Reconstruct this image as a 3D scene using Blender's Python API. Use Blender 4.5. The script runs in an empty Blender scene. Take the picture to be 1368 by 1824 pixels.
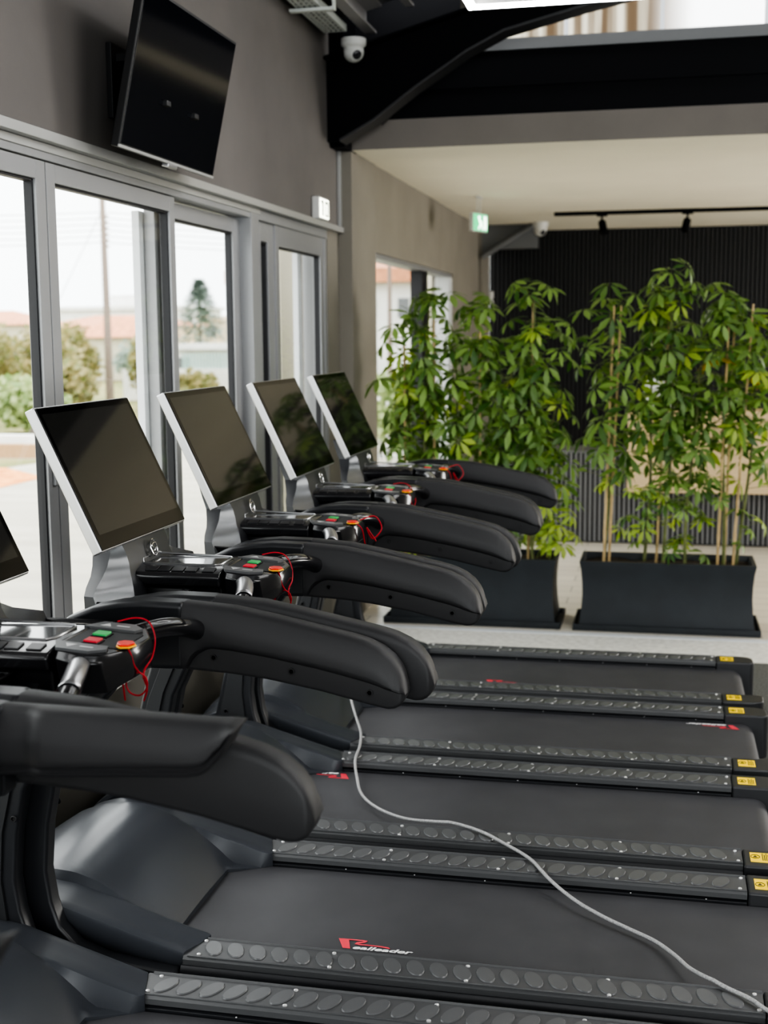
import bpy, math, random
from mathutils import Vector, Matrix
R = random.Random(7)
scn = bpy.context.scene
col = scn.collection
PI = math.pi

# ---------------------------------------------------------------- materials
def new_mat(name):
    m = bpy.data.materials.new(name); m.use_nodes = True
    nt = m.node_tree; b = nt.nodes['Principled BSDF']
    return m, nt, b
def mat(name, c, rough=.5, metal=0., spec=.5, noise=0., nscale=20., bump=0., bscale=200., coat=0., c2=None, stretch=None, bdist=.001):
    m, nt, b = new_mat(name)
    b.inputs['Base Color'].default_value = (*c, 1)
    b.inputs['Roughness'].default_value = rough
    b.inputs['Metallic'].default_value = metal
    b.inputs['Specular IOR Level'].default_value = spec
    b.inputs['Coat Weight'].default_value = coat
    L = nt.links.new
    tc = nt.nodes.new('ShaderNodeTexCoord')
    vec = tc.outputs['Object']
    if stretch:
        mp = nt.nodes.new('ShaderNodeMapping'); mp.inputs['Scale'].default_value = stretch
        L(vec, mp.inputs['Vector']); vec = mp.outputs[0]
    if noise or c2:
        n = nt.nodes.new('ShaderNodeTexNoise'); n.inputs['Scale'].default_value = nscale
        n.inputs['Detail'].default_value = 5; L(vec, n.inputs['Vector'])
        r = nt.nodes.new('ShaderNodeValToRGB')
        r.color_ramp.elements[0].position = .3; r.color_ramp.elements[1].position = .7
        a = tuple(max(0, v * (1 - noise)) for v in c); d = c2 if c2 else tuple(min(1, v * (1 + noise)) for v in c)
        r.color_ramp.elements[0].color = (*a, 1); r.color_ramp.elements[1].color = (*d, 1)
        L(n.outputs[0], r.inputs[0]); L(r.outputs[0], b.inputs['Base Color'])
    if bump:
        n2 = nt.nodes.new('ShaderNodeTexNoise'); n2.inputs['Scale'].default_value = bscale
        n2.inputs['Detail'].default_value = 3; L(vec, n2.inputs['Vector'])
        bp = nt.nodes.new('ShaderNodeBump'); bp.inputs['Strength'].default_value = bump; bp.inputs['Distance'].default_value = bdist
        L(n2.outputs[0], bp.inputs['Height']); L(bp.outputs[0], b.inputs['Normal'])
    return m
def emit(name, c, s):
    m, nt, b = new_mat(name)
    b.inputs['Base Color'].default_value = (*c, 1)
    b.inputs['Emission Color'].default_value = (*c, 1); b.inputs['Emission Strength'].default_value = s
    return m
def glass_mat(name, tint=(1, 1, 1), refl=1.0):
    m, nt, b = new_mat(name); nt.nodes.remove(b)
    out = nt.nodes['Material Output']
    t = nt.nodes.new('ShaderNodeBsdfTransparent'); t.inputs[0].default_value = (*tint, 1)
    g = nt.nodes.new('ShaderNodeBsdfGlossy'); g.inputs['Roughness'].default_value = .0
    f = nt.nodes.new('ShaderNodeFresnel'); f.inputs[0].default_value = 1.45
    mx = nt.nodes.new('ShaderNodeMixShader'); mm = nt.nodes.new('ShaderNodeMath'); mm.operation = 'MULTIPLY'
    mm.inputs[1].default_value = refl
    nt.links.new(f.outputs[0], mm.inputs[0]); nt.links.new(mm.outputs[0], mx.inputs[0])
    nt.links.new(t.outputs[0], mx.inputs[1]); nt.links.new(g.outputs[0], mx.inputs[2]); nt.links.new(mx.outputs[0], out.inputs[0])
    return m
M = {}
M['hood'] = mat('moulded_cover_plastic', (.042, .046, .054), .34, bump=.12, bscale=700, bdist=.0005)
M['arm'] = mat('grained_handrail_plastic', (.024, .024, .026), .52, bump=.5, bscale=900, bdist=.0006)
M['upright'] = mat('upright_plastic', (.018, .019, .022), .38, bump=.15, bscale=900, bdist=.0004)
M['panel'] = mat('inner_panel_plastic', (.020, .021, .023), .55, bump=.4, bscale=900, bdist=.0005)
M['belt'] = mat('running_belt_rubber', (.050, .050, .055), .60, noise=.10, nscale=7, bump=.45, bscale=1100, bdist=.0005)
M['rail'] = mat('foot_rail_plastic', (.072, .074, .077), .42, bump=.3, bscale=800, bdist=.0004)
M['pad'] = mat('foot_rail_oval_pad', (.098, .101, .105), .34, bump=.2, bscale=500, bdist=.0004)
M['black'] = mat('black_plastic', (.008, .008, .009), .45)
M['gloss'] = mat('glossy_black_console', (.016, .016, .018), .22, coat=.3)
M['silver'] = mat('brushed_silver', (.46, .46, .47), .30, metal=.9)
M['chrome'] = mat('chrome', (.75, .75, .76), .12, metal=1)
M['screw'] = mat('screw_head', (.8, .8, .8), .3, metal=.6)
M['bezel'] = mat('black_bezel_glass', (.003, .003, .003), .06, spec=.22)
M['screen'] = mat('screen_glass', (.016, .016, .015), .05, spec=.46)
M['tv'] = mat('television_screen', (.004, .005, .008), .09, spec=.5)
M['logo_red'] = mat('logo_red', (.75, .06, .09), .5)
M['logo_white'] = mat('logo_white', (.8, .8, .8), .5)
M['sticker'] = mat('yellow_sticker', (1, .70, .02), .45)
M['ink'] = mat('sticker_ink', (.05, .04, .01), .6)
M['red_btn'] = mat('red_button', (.62, .03, .05), .35)
M['green_btn'] = mat('green_button', (.05, .42, .12), .35)
M['red_clip'] = mat('red_clip', (.75, .02, .01), .3)
M['clip_rim'] = mat('orange_rim', (.95, .5, .03), .4)
M['cord_red'] = mat('red_cord', (.42, .004, .015), .6)
M['key'] = mat('grey_keypad', (.10, .102, .105), .35)
M['keydark'] = mat('dark_key', (.022, .022, .024), .3)
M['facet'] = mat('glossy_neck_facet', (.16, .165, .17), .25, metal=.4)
M['key_ink'] = mat('key_symbol', (.5, .5, .5), .4)
M['lcd'] = mat('display_window', (.05, .052, .054), .10, spec=.8, coat=.4)
M['wall'] = mat('dark_taupe_paint', (.150, .138, .130), .75, noise=.10, nscale=2.2, bump=.2, bscale=60)
M['wall2'] = mat('taupe_plaster', (.225, .208, .178), .8, noise=.08, nscale=2.5, bump=.2, bscale=50)
M['plinth'] = mat('taupe_plinth', (.15, .14, .12), .7, noise=.1, nscale=3)
M['trimgrey'] = mat('grey_metal_trim', (.42, .42, .41), .35, metal=.3)
M['frame'] = mat('grey_aluminium_frame', (.30, .303, .31), .38, metal=.2)
M['frame_light'] = mat('light_frame_edge', (.62, .64, .66), .4)
M['gasket'] = mat('black_gasket', (.012, .012, .015), .5)
M['glass'] = glass_mat('window_glass', (.97, .99, .98))
M['ceil2'] = mat('cream_ceiling_paint', (.80, .76, .64), .85, noise=.03, nscale=1.5)
M['beam_conc'] = mat('taupe_painted_beam', (.17, .155, .14), .8, noise=.06, nscale=3)
M['steel_black'] = mat('black_painted_steel', (.0016, .0019, .0035), .6, spec=.15)
M['steel_grey'] = mat('grey_painted_steel', (.15, .155, .16), .5)
M['purlin'] = mat('pale_purlin_steel', (.34, .33, .33), .45)
M['roofmetal'] = mat('dark_metal_roof_sheet', (.22, .22, .22), .38, metal=.5, noise=.2, nscale=3)
M['led'] = emit('led_tube', (1, 1, 1), 14)
M['white_plastic'] = mat('white_plastic', (.6, .6, .58), .4)
M['dome'] = mat('dark_camera_dome', (.02, .02, .025), .12)
M['rubber'] = mat('speckled_rubber_floor', (.035, .036, .034), .8, noise=.0, nscale=120, c2=(.16, .165, .15), bump=.3, bscale=200)
M['terrazzo'] = mat('speckled_stone', (.55, .54, .50), .5, nscale=28, c2=(.80, .79, .74))
M['planter'] = mat('anthracite_planter', (.020, .025, .030), .55, noise=.15, nscale=6, bump=.2, bscale=80)
M['soil'] = mat('dark_soil', (.035, .024, .016), .95, noise=.4, nscale=50, bump=1, bscale=60, bdist=.01)
M['cane'] = mat('bamboo', (.50, .36, .18), .5, noise=.25, nscale=14)
M['stem'] = mat('plant_stem', (.13, .15, .045), .6, noise=.3, nscale=20)
M['desk_wood'] = mat('pale_oak_veneer', (.60, .46, .29), .5, noise=.07, nscale=5, stretch=(1, 1, 14))
M['slat_grey'] = mat('grey_slat', (.16, .16, .165), .55)
M['slat_black'] = mat('black_slat', (.014, .0145, .016), .5)
M['slat_back'] = mat('black_slat_backing', (.002, .002, .002), .8)
M['paper'] = mat('white_board', (.72, .74, .78), .5)
M['cord_grey'] = mat('grey_braided_cord', (.33, .33, .33), .5, noise=.35, nscale=300)
M['exit_green'] = emit('exit_sign_green', (.03, .40, .16), 1.0)
M['exit_white'] = emit('exit_sign_white', (.85, .95, .86), 1.3)
M['exit_warm'] = emit('lit_exit_panel', (.95, .97, .80), 2.2)
M['exit_ink'] = mat('exit_pictogram', (.04, .10, .06), .5)
M['tray'] = mat('galvanised_tray', (.65, .68, .65), .5, metal=.0)
M['conduit'] = mat('dark_conduit', (.035, .035, .038), .45)

def leaf_mat(name, c1, c2):
    m, nt, b = new_mat(name)
    L = nt.links.new
    g = nt.nodes.new('ShaderNodeNewGeometry')
    r = nt.nodes.new('ShaderNodeValToRGB')
    r.color_ramp.elements[0].color = (*c1, 1); r.color_ramp.elements[1].color = (*c2, 1)
    L(g.outputs['Random Per Island'], r.inputs[0]); L(r.outputs[0], b.inputs['Base Color'])
    b.inputs['Roughness'].default_value = .38
    b.inputs['Transmission Weight'].default_value = 0
    t = nt.nodes.new('ShaderNodeBsdfTranslucent'); L(r.outputs[0], t.inputs[0])
    mx = nt.nodes.new('ShaderNodeMixShader'); mx.inputs[0].default_value = .38
    L(b.outputs[0], mx.inputs[1]); L(t.outputs[0], mx.inputs[2]); L(mx.outputs[0], nt.nodes['Material Output'].inputs[0])
    return m
M['leaf'] = leaf_mat('umbrella_plant_leaf', (.045, .115, .02), (.27, .41, .11))
M['leaf_y'] = leaf_mat('young_yellow_green_leaf', (.28, .42, .06), (.42, .52, .10))
M['leaf_gold'] = mat('yellow_leaf', (.8, .5, .02), .5)
M['bush'] = leaf_mat('outdoor_bush_leaf', (.17, .20, .07), (.50, .42, .22))
M['bush_g'] = leaf_mat('outdoor_grass_leaf', (.22, .32, .12), (.46, .52, .26))
M['conifer'] = leaf_mat('outdoor_conifer_leaf', (.26, .34, .30), (.42, .48, .42))
def pave_mat():
    m, nt, b = new_mat('concrete_paving'); L = nt.links.new
    tc = nt.nodes.new('ShaderNodeTexCoord')
    n = nt.nodes.new('ShaderNodeTexNoise'); n.inputs['Scale'].default_value = .8; n.inputs['Detail'].default_value = 8
    mp = nt.nodes.new('ShaderNodeMapping'); mp.inputs['Scale'].default_value = (.6, 3, 1)
    L(tc.outputs['Object'], mp.inputs[0]); L(mp.outputs[0], n.inputs['Vector'])
    r = nt.nodes.new('ShaderNodeValToRGB')
    r.color_ramp.elements[0].position = .3; r.color_ramp.elements[1].position = .7
    r.color_ramp.elements[0].color = (.36, .34, .28, 1); r.color_ramp.elements[1].color = (.47, .45, .38, 1)
    L(n.outputs[0], r.inputs[0]); L(r.outputs[0], b.inputs['Base Color']); b.inputs['Roughness'].default_value = .8
    return m
M['pave'] = pave_mat()
M['orange_soil'] = mat('orange_soil', (.72, .24, .05), .95, noise=.3, nscale=6, c2=(.85, .40, .14))
M['grass'] = mat('grass_ground', (.16, .22, .06), .95, noise=.3, nscale=1.2, c2=(.36, .30, .14))
M['ext_white'] = mat('white_render', (.72, .72, .70), .8, noise=.08, nscale=2)
M['ext_beige'] = mat('beige_render', (.55, .52, .42), .8, noise=.06, nscale=2)
M['ext_cream'] = mat('cream_render', (.72, .60, .44), .8)
M['ext_roof'] = mat('terracotta_roof', (.58, .27, .15), .8, noise=.2, nscale=4)
M['ext_dark'] = mat('dark_window_pane', (.16, .17, .18), .4)  # even dark grey of the house windows
M['ext_teal'] = mat('teal_fence_panel', (.38, .52, .50), .6)
M['wood_pole'] = mat('weathered_pole', (.26, .21, .18), .8)
M['wire'] = mat('overhead_wire', (.35, .35, .37), .6)
M['timber'] = mat('timber_edge', (.42, .27, .15), .8)
M['hill'] = mat('hazy_hill', (.50, .58, .60), .9)

def stripes(name, axis, period, ca, cb, duty=.5, rough=.5):
    m, nt, b = new_mat(name); L = nt.links.new
    tc = nt.nodes.new('ShaderNodeTexCoord'); s = nt.nodes.new('ShaderNodeSeparateXYZ'); L(tc.outputs['Object'], s.inputs[0])
    d = nt.nodes.new('ShaderNodeMath'); d.operation = 'DIVIDE'; d.inputs[1].default_value = period; L(s.outputs[axis], d.inputs[0])
    f = nt.nodes.new('ShaderNodeMath'); f.operation = 'FRACT'; L(d.outputs[0], f.inputs[0])
    g = nt.nodes.new('ShaderNodeMath'); g.operation = 'GREATER_THAN'; g.inputs[1].default_value = duty; L(f.outputs[0], g.inputs[0])
    mx = nt.nodes.new('ShaderNodeMixRGB'); mx.inputs[1].default_value = (*ca, 1); mx.inputs[2].default_value = (*cb, 1)
    L(g.outputs[0], mx.inputs[0]); L(mx.outputs[0], b.inputs['Base Color']); b.inputs['Roughness'].default_value = rough
    return m
def floor2_mat():
    m, nt, b = new_mat('pale_plank_tile'); L = nt.links.new
    tc = nt.nodes.new('ShaderNodeTexCoord')
    br = nt.nodes.new('ShaderNodeTexBrick'); L(tc.outputs['Object'], br.inputs[0])
    br.inputs['Color1'].default_value = (.60, .56, .49, 1); br.inputs['Color2'].default_value = (.68, .64, .56, 1)
    br.inputs['Mortar'].default_value = (.38, .36, .32, 1); br.inputs['Scale'].default_value = 1
    br.inputs['Brick Width'].default_value = 1.2; br.inputs['Row Height'].default_value = .2; br.inputs['Mortar Size'].default_value = .006
    L(br.outputs[0], b.inputs['Base Color']); b.inputs['Roughness'].default_value = .35
    return m
M['floor2'] = floor2_mat()
def clerestory_mat():
    m, nt, b = new_mat('translucent_ribbed_panel'); L = nt.links.new
    nt.nodes.remove(b)
    tc = nt.nodes.new('ShaderNodeTexCoord')
    mp = nt.nodes.new('ShaderNodeMapping'); mp.inputs['Scale'].default_value = (9, 1, .25); L(tc.outputs['Object'], mp.inputs[0])
    n = nt.nodes.new('ShaderNodeTexNoise'); n.inputs['Scale'].default_value = 1.3; n.inputs['Detail'].default_value = 2; L(mp.outputs[0], n.inputs['Vector'])
    r = nt.nodes.new('ShaderNodeValToRGB'); r.color_ramp.elements[0].position = .42; r.color_ramp.elements[1].position = .60
    r.color_ramp.elements[0].color = (.26, .22, .18, 1); r.color_ramp.elements[1].color = (.60, .59, .55, 1)
    L(n.outputs[0], r.inputs[0])
    s = nt.nodes.new('ShaderNodeSeparateXYZ'); L(tc.outputs['Object'], s.inputs[0])
    mr = nt.nodes.new('ShaderNodeMapRange'); mr.inputs[1].default_value = -.15; mr.inputs[2].default_value = .15; L(s.outputs[0], mr.inputs[0])
    mx = nt.nodes.new('ShaderNodeMixRGB'); mx.inputs[2].default_value = (.95, .97, 1, 1); L(mr.outputs[0], mx.inputs[0]); L(r.outputs[0], mx.inputs[1])
    t = nt.nodes.new('ShaderNodeBsdfTranslucent'); L(mx.outputs[0], t.inputs[0])
    L(t.outputs[0], nt.nodes['Material Output'].inputs[0])
    return m
M['clerestory'] = clerestory_mat()

# ---------------------------------------------------------------- mesh builder
class MB:
    def __init__(s): s.v = []; s.f = []; s.m = []; s.mats = []
    def mi(s, mt):
        if mt not in s.mats: s.mats.append(mt)
        return s.mats.index(mt)
    def add(s, vs, fs, mt):
        o = len(s.v); k = s.mi(mt); s.v += [tuple(v) for v in vs]
        for f in fs: s.f.append([i + o for i in f]); s.m.append(k)
        return s
    def box(s, x0, x1, y0, y1, z0, z1, mt):
        vs = [(x, y, z) for z in (z0, z1) for y in (y0, y1) for x in (x0, x1)]
        return s.add(vs, [(0, 2, 3, 1), (4, 5, 7, 6), (0, 1, 5, 4), (1, 3, 7, 5), (3, 2, 6, 7), (2, 0, 4, 6)], mt)
    def xf(s, mat4, start=0):
        for i in range(start, len(s.v)): s.v[i] = tuple(mat4 @ Vector(s.v[i]))
        return s
    def prism(s, poly, a, b, mt, axis='y'):
        # poly: list of 2D points; axis: extrusion axis
        def P(p, t): return {'y': (p[0], t, p[1]), 'x': (t, p[0], p[1]), 'z': (p[0], p[1], t)}[axis]
        n = len(poly); vs = [P(p, a) for p in poly] + [P(p, b) for p in poly]
        fs = [tuple(range(n))[::-1], tuple(range(n, 2 * n))] + [(i, (i + 1) % n, n + (i + 1) % n, n + i) for i in range(n)]
        area = sum(poly[i][0] * poly[(i + 1) % n][1] - poly[(i + 1) % n][0] * poly[i][1] for i in range(n))
        flip = (area < 0) != (axis == 'y') != (b < a)
        if flip: fs = [f[::-1] for f in fs]
        return s.add(vs, fs, mt)
    def tube(s, pts, r, mt, n=10, cap=True, rr=None):
        pts = [Vector(p) for p in pts]; vs = []; N = len(pts); up = None
        for i, p in enumerate(pts):
            t = (pts[min(i + 1, N - 1)] - pts[max(i - 1, 0)]).normalized()
            if up is None:
                up = t.orthogonal().normalized()
            else:
                up = (up - t * up.dot(t)).normalized()
            q = t.cross(up); rad = rr[i] if rr else r
            for k in range(n):
                a = 2 * PI * k / n; vs.append(p + up * (math.cos(a) * rad) + q * (math.sin(a) * rad))
        fs = [(i * n + k, i * n + (k + 1) % n, (i + 1) * n + (k + 1) % n, (i + 1) * n + k) for i in range(N - 1) for k in range(n)]
        if cap: fs += [tuple(range(n))[::-1], tuple(range((N - 1) * n, N * n))]
        return s.add(vs, fs, mt)
    def cyl(s, p0, p1, r, mt, n=16): return s.tube([p0, p1], r, mt, n)
    def lathe(s, prof, c, mt, n=24, axis='z'):
        vs = []
        for (r, z) in prof:
            for k in range(n):
                a = 2 * PI * k / n; u, w = r * math.cos(a), r * math.sin(a)
                vs.append({'z': (c[0] + u, c[1] + w, c[2] + z), 'y': (c[0] + w, c[1] + z, c[2] + u), 'x': (c[0] + z, c[1] + u, c[2] + w)}[axis])
        m = len(prof)
        fs = [(i * n + k, i * n + (k + 1) % n, (i + 1) * n + (k + 1) % n, (i + 1) * n + k) for i in range(m - 1) for k in range(n)]
        fs += [tuple(range(n))[::-1], tuple(range((m - 1) * n, m * n))]
        return s.add(vs, fs, mt)
    def grid(s, rows, mt, flip=False):
        n = len(rows[0]); vs = [p for r in rows for p in r]
        fs = []
        for i in range(len(rows) - 1):
            for j in range(n - 1):
                q = (i * n + j, i * n + j + 1, (i + 1) * n + j + 1, (i + 1) * n + j)
                fs.append(q[::-1] if flip else q)
        return s.add(vs, fs, mt)
    def build(s, name, parent=None, bevel=0, seg=2, smooth=40, solid=0, sub=0, loc=None):
        me = bpy.data.meshes.new(name); me.from_pydata(s.v, [], s.f)
        for mt in s.mats: me.materials.append(M[mt])
        me.polygons.foreach_set('material_index', s.m)
        me.polygons.foreach_set('use_smooth', [True] * len(s.f)); me.update()
        if smooth < 180: me.set_sharp_from_angle(angle=math.radians(smooth))
        o = bpy.data.objects.new(name, me); col.objects.link(o)
        if parent: o.parent = parent
        if loc: o.location = loc
        if solid:
            md = o.modifiers.new('s', 'SOLIDIFY'); md.thickness = solid; md.offset = -1
        if bevel:
            md = o.modifiers.new('b', 'BEVEL'); md.width = bevel; md.segments = seg; md.limit_method = 'ANGLE'; md.angle_limit = math.radians(38)
            md.harden_normals = True
        if sub:
            md = o.modifiers.new('u', 'SUBSURF'); md.levels = sub; md.render_levels = sub
        return o
def tag(o, label, cat, group=None):
    o['label'] = label; o['category'] = cat
    if group: o['group'] = group
    return o
def struct(o, label=None):
    o['kind'] = 'structure'
    if label: o['label'] = label
    return o
def empty(name, loc, label, cat, group=None):
    o = bpy.data.objects.new(name, None); col.objects.link(o); o.location = loc; o.empty_display_size = .1
    return tag(o, label, cat, group)
def bez(p, n=16):
    # Catmull-Rom through points
    P = [Vector(q) for q in p]; P = [2 * P[0] - P[1]] + P + [2 * P[-1] - P[-2]]; out = []
    for i in range(1, len(P) - 2):
        for k in range(n):
            t = k / n; a, b, c, d = P[i - 1:i + 3]
            out.append(.5 * ((2 * b) + (c - a) * t + (2 * a - 5 * b + 4 * c - d) * t * t + (-a + 3 * b - 3 * c + d) * t ** 3))
    out.append(P[-2]); return out
def text_mesh(txt, size, shear=0., offset=0.):
    cu = bpy.data.curves.new('t', 'FONT'); cu.body = txt; cu.size = size; cu.shear = shear; cu.offset = offset
    cu.extrude = .0004; cu.resolution_u = 3
    o = bpy.data.objects.new('t', cu); col.objects.link(o)
    dg = bpy.context.evaluated_depsgraph_get(); me = bpy.data.meshes.new_from_object(o.evaluated_get(dg))
    v = [tuple(p.co) for p in me.vertices]; f = [tuple(p.vertices) for p in me.polygons]
    bpy.data.objects.remove(o); bpy.data.curves.remove(cu); bpy.data.meshes.remove(me)
    return v, f

# ================================================================= TREADMILL
PITCH = .867
C0 = 3.26
ARM_TOP = [(-1.033, 1.163), (-.92, 1.155), (-.831, 1.139), (-.736, 1.120), (-.643, 1.101), (-.600, 1.090), (-.565, 1.074), (-.539, 1.054),
           (-.520, 1.027), (-.508, .998), (-.506, .972), (-.512, .951), (-.527, .937), (-.550, .932), (-.6, .942), (-.71, .967), (-.834, .988), (-.92, .997), (-1.033, 1.003)]
PAD = [(-1.033, 1.163), (-.92, 1.155), (-.831, 1.139), (-.736, 1.120), (-.643, 1.101), (-.600, 1.090), (-.565, 1.074), (-.539, 1.054),
       (-.520, 1.027), (-.510, 1.000), (-.512, .985), (-.58, 1.002), (-.70, 1.030), (-.834, 1.052), (-.93, 1.062), (-.975, 1.060), (-1.00, 1.045), (-1.02, 1.02), (-1.033, 1.003)]
STRAIGHT_TOP = [(-1.033, 1.163), (-.80, 1.170), (-.60, 1.176), (-.592, 1.170), (-.615, 1.130), (-.640, 1.098), (-.655, 1.085), (-.675, 1.078), (-.85, 1.062), (-1.033, 1.046)]
STRAIGHT_PAD = [(-1.033, 1.163), (-.80, 1.170), (-.60, 1.176), (-.592, 1.170), (-.612, 1.137), (-.80, 1.128), (-.94, 1.124), (-.965, 1.11), (-.975, 1.09), (-1.0, 1.046), (-1.033, 1.046)]
UP = [(-1.033, 1.163), (-1.141, 1.163), (-1.2, 1.158), (-1.264, 1.145), (-1.336, 1.117), (-1.39, 1.08), (-1.44, 1.02), (-1.49, .93), (-1.53, .82),
      (-1.57, .70), (-1.62, .5), (-1.66, .33), (-1.69, .2), (-1.69, .03), (-1.172, .03), (-1.168, .19), (-1.265, .20), (-1.358, .212), (-1.435, .238),
      (-1.48, .285), (-1.5, .35), (-1.511, .433), (-1.50, .555), (-1.475, .669), (-1.43, .76), (-1.37, .85), (-1.3, .93), (-1.2, .985), (-1.12, 1.0), (-1.033, 1.003)]
UP_PANEL = [(-1.33, 1.05), (-1.40, .98), (-1.46, .89), (-1.50, .79), (-1.555, .66), (-1.60, .5), (-1.64, .33), (-1.66, .27), (-1.53, .27), (-1.535, .34), (-1.545, .433), (-1.535, .56), (-1.505, .68), (-1.46, .78), (-1.40, .87), (-1.33, .95), (-1.27, .99), (-1.27, 1.05)]
def sstep(a, b, x):
    t = max(0, min(1, (x - a) / (b - a))); return t * t * (3 - 2 * t)
def interp(tab, x):
    if x <= tab[0][0]: return tab[0][1]
    for (a, b), (c, d) in zip(tab, tab[1:]):
        if x <= c: return b + (d - b) * (x - a) / (c - a)
    return tab[-1][1]
ZC = [(-1.86, .17), (-1.83, .24), (-1.79, .295), (-1.73, .335), (-1.66, .36), (-1.58, .372), (-1.52, .368), (-1.46, .350), (-1.40, .318), (-1.34, .278), (-1.29, .238), (-1.25, .200), (-1.1, .19)]
ZW = [(-1.86, .15), (-1.83, .22), (-1.79, .265), (-1.73, .305), (-1.66, .326), (-1.6, .334), (-1.5, .322), (-1.44, .305), (-1.35, .279), (-1.26, .253), (-1.165, .226), (-1.1, .212)]
def hood_mesh():
    b = MB()
    pos = [0, .07, .13, .17, .20, .22, .24, .252, .258, .264, .272, .31, .350, .368, .377, .3795, .368, .350]
    drop = [0] * 14 + [.003, .014, .055, .11]
    idx = list(range(len(pos)))
    NU = 34; rows = []
    for sg, i in [(-1, q) for q in idx[:0:-1]] + [(1, q) for q in idx]:
        a = pos[i]; y = sg * a; e_ = min(a, .377) if i < 15 else .377
        xs = -1.25 if e_ < .2 else (-1.25 + .12 * (e_ - .2) / .07 if e_ < .27 else -1.13 - .035 * (e_ - .27) / .107)
        row = []
        for u in range(NU + 1):
            x = xs + (-1.86 - xs) * (u / NU)
            zc = interp(ZC, x) - .010 * (e_ / .25) ** 2; zw = interp(ZW, x) + .006 * (1 if e_ < .3 else 0)
            t = sstep(.250, .266, e_)
            z = zc * (1 - t) + zw * t
            if .2 < e_ < .262 and x > -1.30: z = min(z, zw - .004)
            z -= drop[i]
            row.append((x, y, max(z, .03)))
        rows.append([(row[0][0], row[0][1], .10)] + row)
    b.grid(rows, 'hood', flip=False)
    return b
def ellipse_pad(cx, cy, ang, a=.040, bb=.0215, z0=.2215, z1=.2245):
    n = 18; top = []; bot = []
    for k in range(n):
        t = 2 * PI * k / n; u, w = a * math.cos(t), bb * math.sin(t)
        x, y = u * math.cos(ang) - w * math.sin(ang), u * math.sin(ang) + w * math.cos(ang)
        bot.append((cx + x, cy + y, z0)); top.append((cx + x * .93, cy + y * .93, z1))
    return bot + top, [tuple(range(n, 2 * n))] + [(k, (k + 1) % n, n + (k + 1) % n, n + k) for k in range(n)]
ZT = [(-1.033, 1.163), (-.92, 1.155), (-.831, 1.139), (-.736, 1.120), (-.643, 1.101), (-.600, 1.090), (-.565, 1.074), (-.539, 1.054), (-.524, 1.034), (-.514, 1.014), (-.508, .992), (-.506, .974)]
ZB = [(-1.033, 1.003), (-.92, .997), (-.834, .988), (-.71, .967), (-.6, .942), (-.550, .932), (-.534, .9345), (-.524, .940), (-.514, .950), (-.508, .961), (-.506, .970)]
ZL = [(-1.045, 1.0), (-1.03, 1.008), (-1.018, 1.03), (-1.0, 1.048), (-.975, 1.060), (-.93, 1.062), (-.834, 1.052), (-.70, 1.030), (-.58, 1.002), (-.512, .985)]
ZT2 = [(-1.033, 1.163), (-.80, 1.161), (-.625, 1.158), (-.612, 1.154)]
ZB2 = [(-1.033, 1.046), (-.85, 1.060), (-.69, 1.071), (-.670, 1.075), (-.655, 1.086), (-.635, 1.112), (-.617, 1.145), (-.612, 1.150)]
def arm_loft(s, straight):
    b = MB(); xs = []
    end = -.612 if straight else -.506
    x = -1.040
    while x < end - .06: xs.append(x); x += .012
    xs += [end - .06 * (1 - math.sin(PI / 2 * k / 14)) for k in range(15)]
    rows = []
    for x in xs:
        zt = interp(ZT2 if straight else ZT, x); zb = interp(ZB2 if straight else ZB, x); h = max(.004, zt - zb); k = min(1, h / .06)
        if straight:
            bul = .016 * sstep(-.985, -.955, x); L = zb + .02; yl = .362 - bul; yu = .362 - bul
        else:
            L = interp(ZL, x); yl = .364; yu = .345
        if straight: L = zb + .012 * k
        L = max(zb + .004 * k, min(L, zt - .62 * h)); rd = max(L + .008 * k, zt - min(.058, h * .52))
        if straight: rd = max(L + .008 * k, zt - min(.055, h * .52))
        e = .012 * (1 - min(1, (end - x) / .012)) if x > end - .012 else 0
        if straight: e = 0
        sec = [(.414, zb), (yl + .008, zb), (yl + .002, zb + .003 * k), (yl, zb + .009 * k), (yl, L - .003 * k), (yu + .006, L + .003 * k), (yu, L + .009 * k), (yu, (L + rd) / 2), (yu + .0005, rd), (yu + .004, rd + .010 * k), (yu + .016, zt - .012 * k), (yu + .023, zt - .004 * k), (yu + .032, zt),
               (.408, zt), (.419, zt - .003 * k), (.426, zt - .010 * k), (.428, zt - .022 * k), (.428, (zt + zb) / 2), (.428, zb + .012 * k), (.424, zb + .003 * k), (.414, zb)]
        rows.append([(x, s * (y + (e if y < .385 else -e)), z) for y, z in sec])
    b.grid(rows, 'arm', flip=(s > 0)); n = len(rows[0]) - 1
    b.add(rows[-1][:-1], [tuple(range(n)) if s < 0 else tuple(range(n))[::-1]], 'arm')
    if not straight:
        for (sx, sz) in ((-.965, 1.036), (-.776, 1.012), (-.591, .971)):
            b.lathe([(.0085, 0), (.0085, -.002 * s), (.005, -.0022 * s), (.0045, .0005 * s)], (sx, s * .3640, sz), 'black', 12, 'y')
    return b
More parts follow.
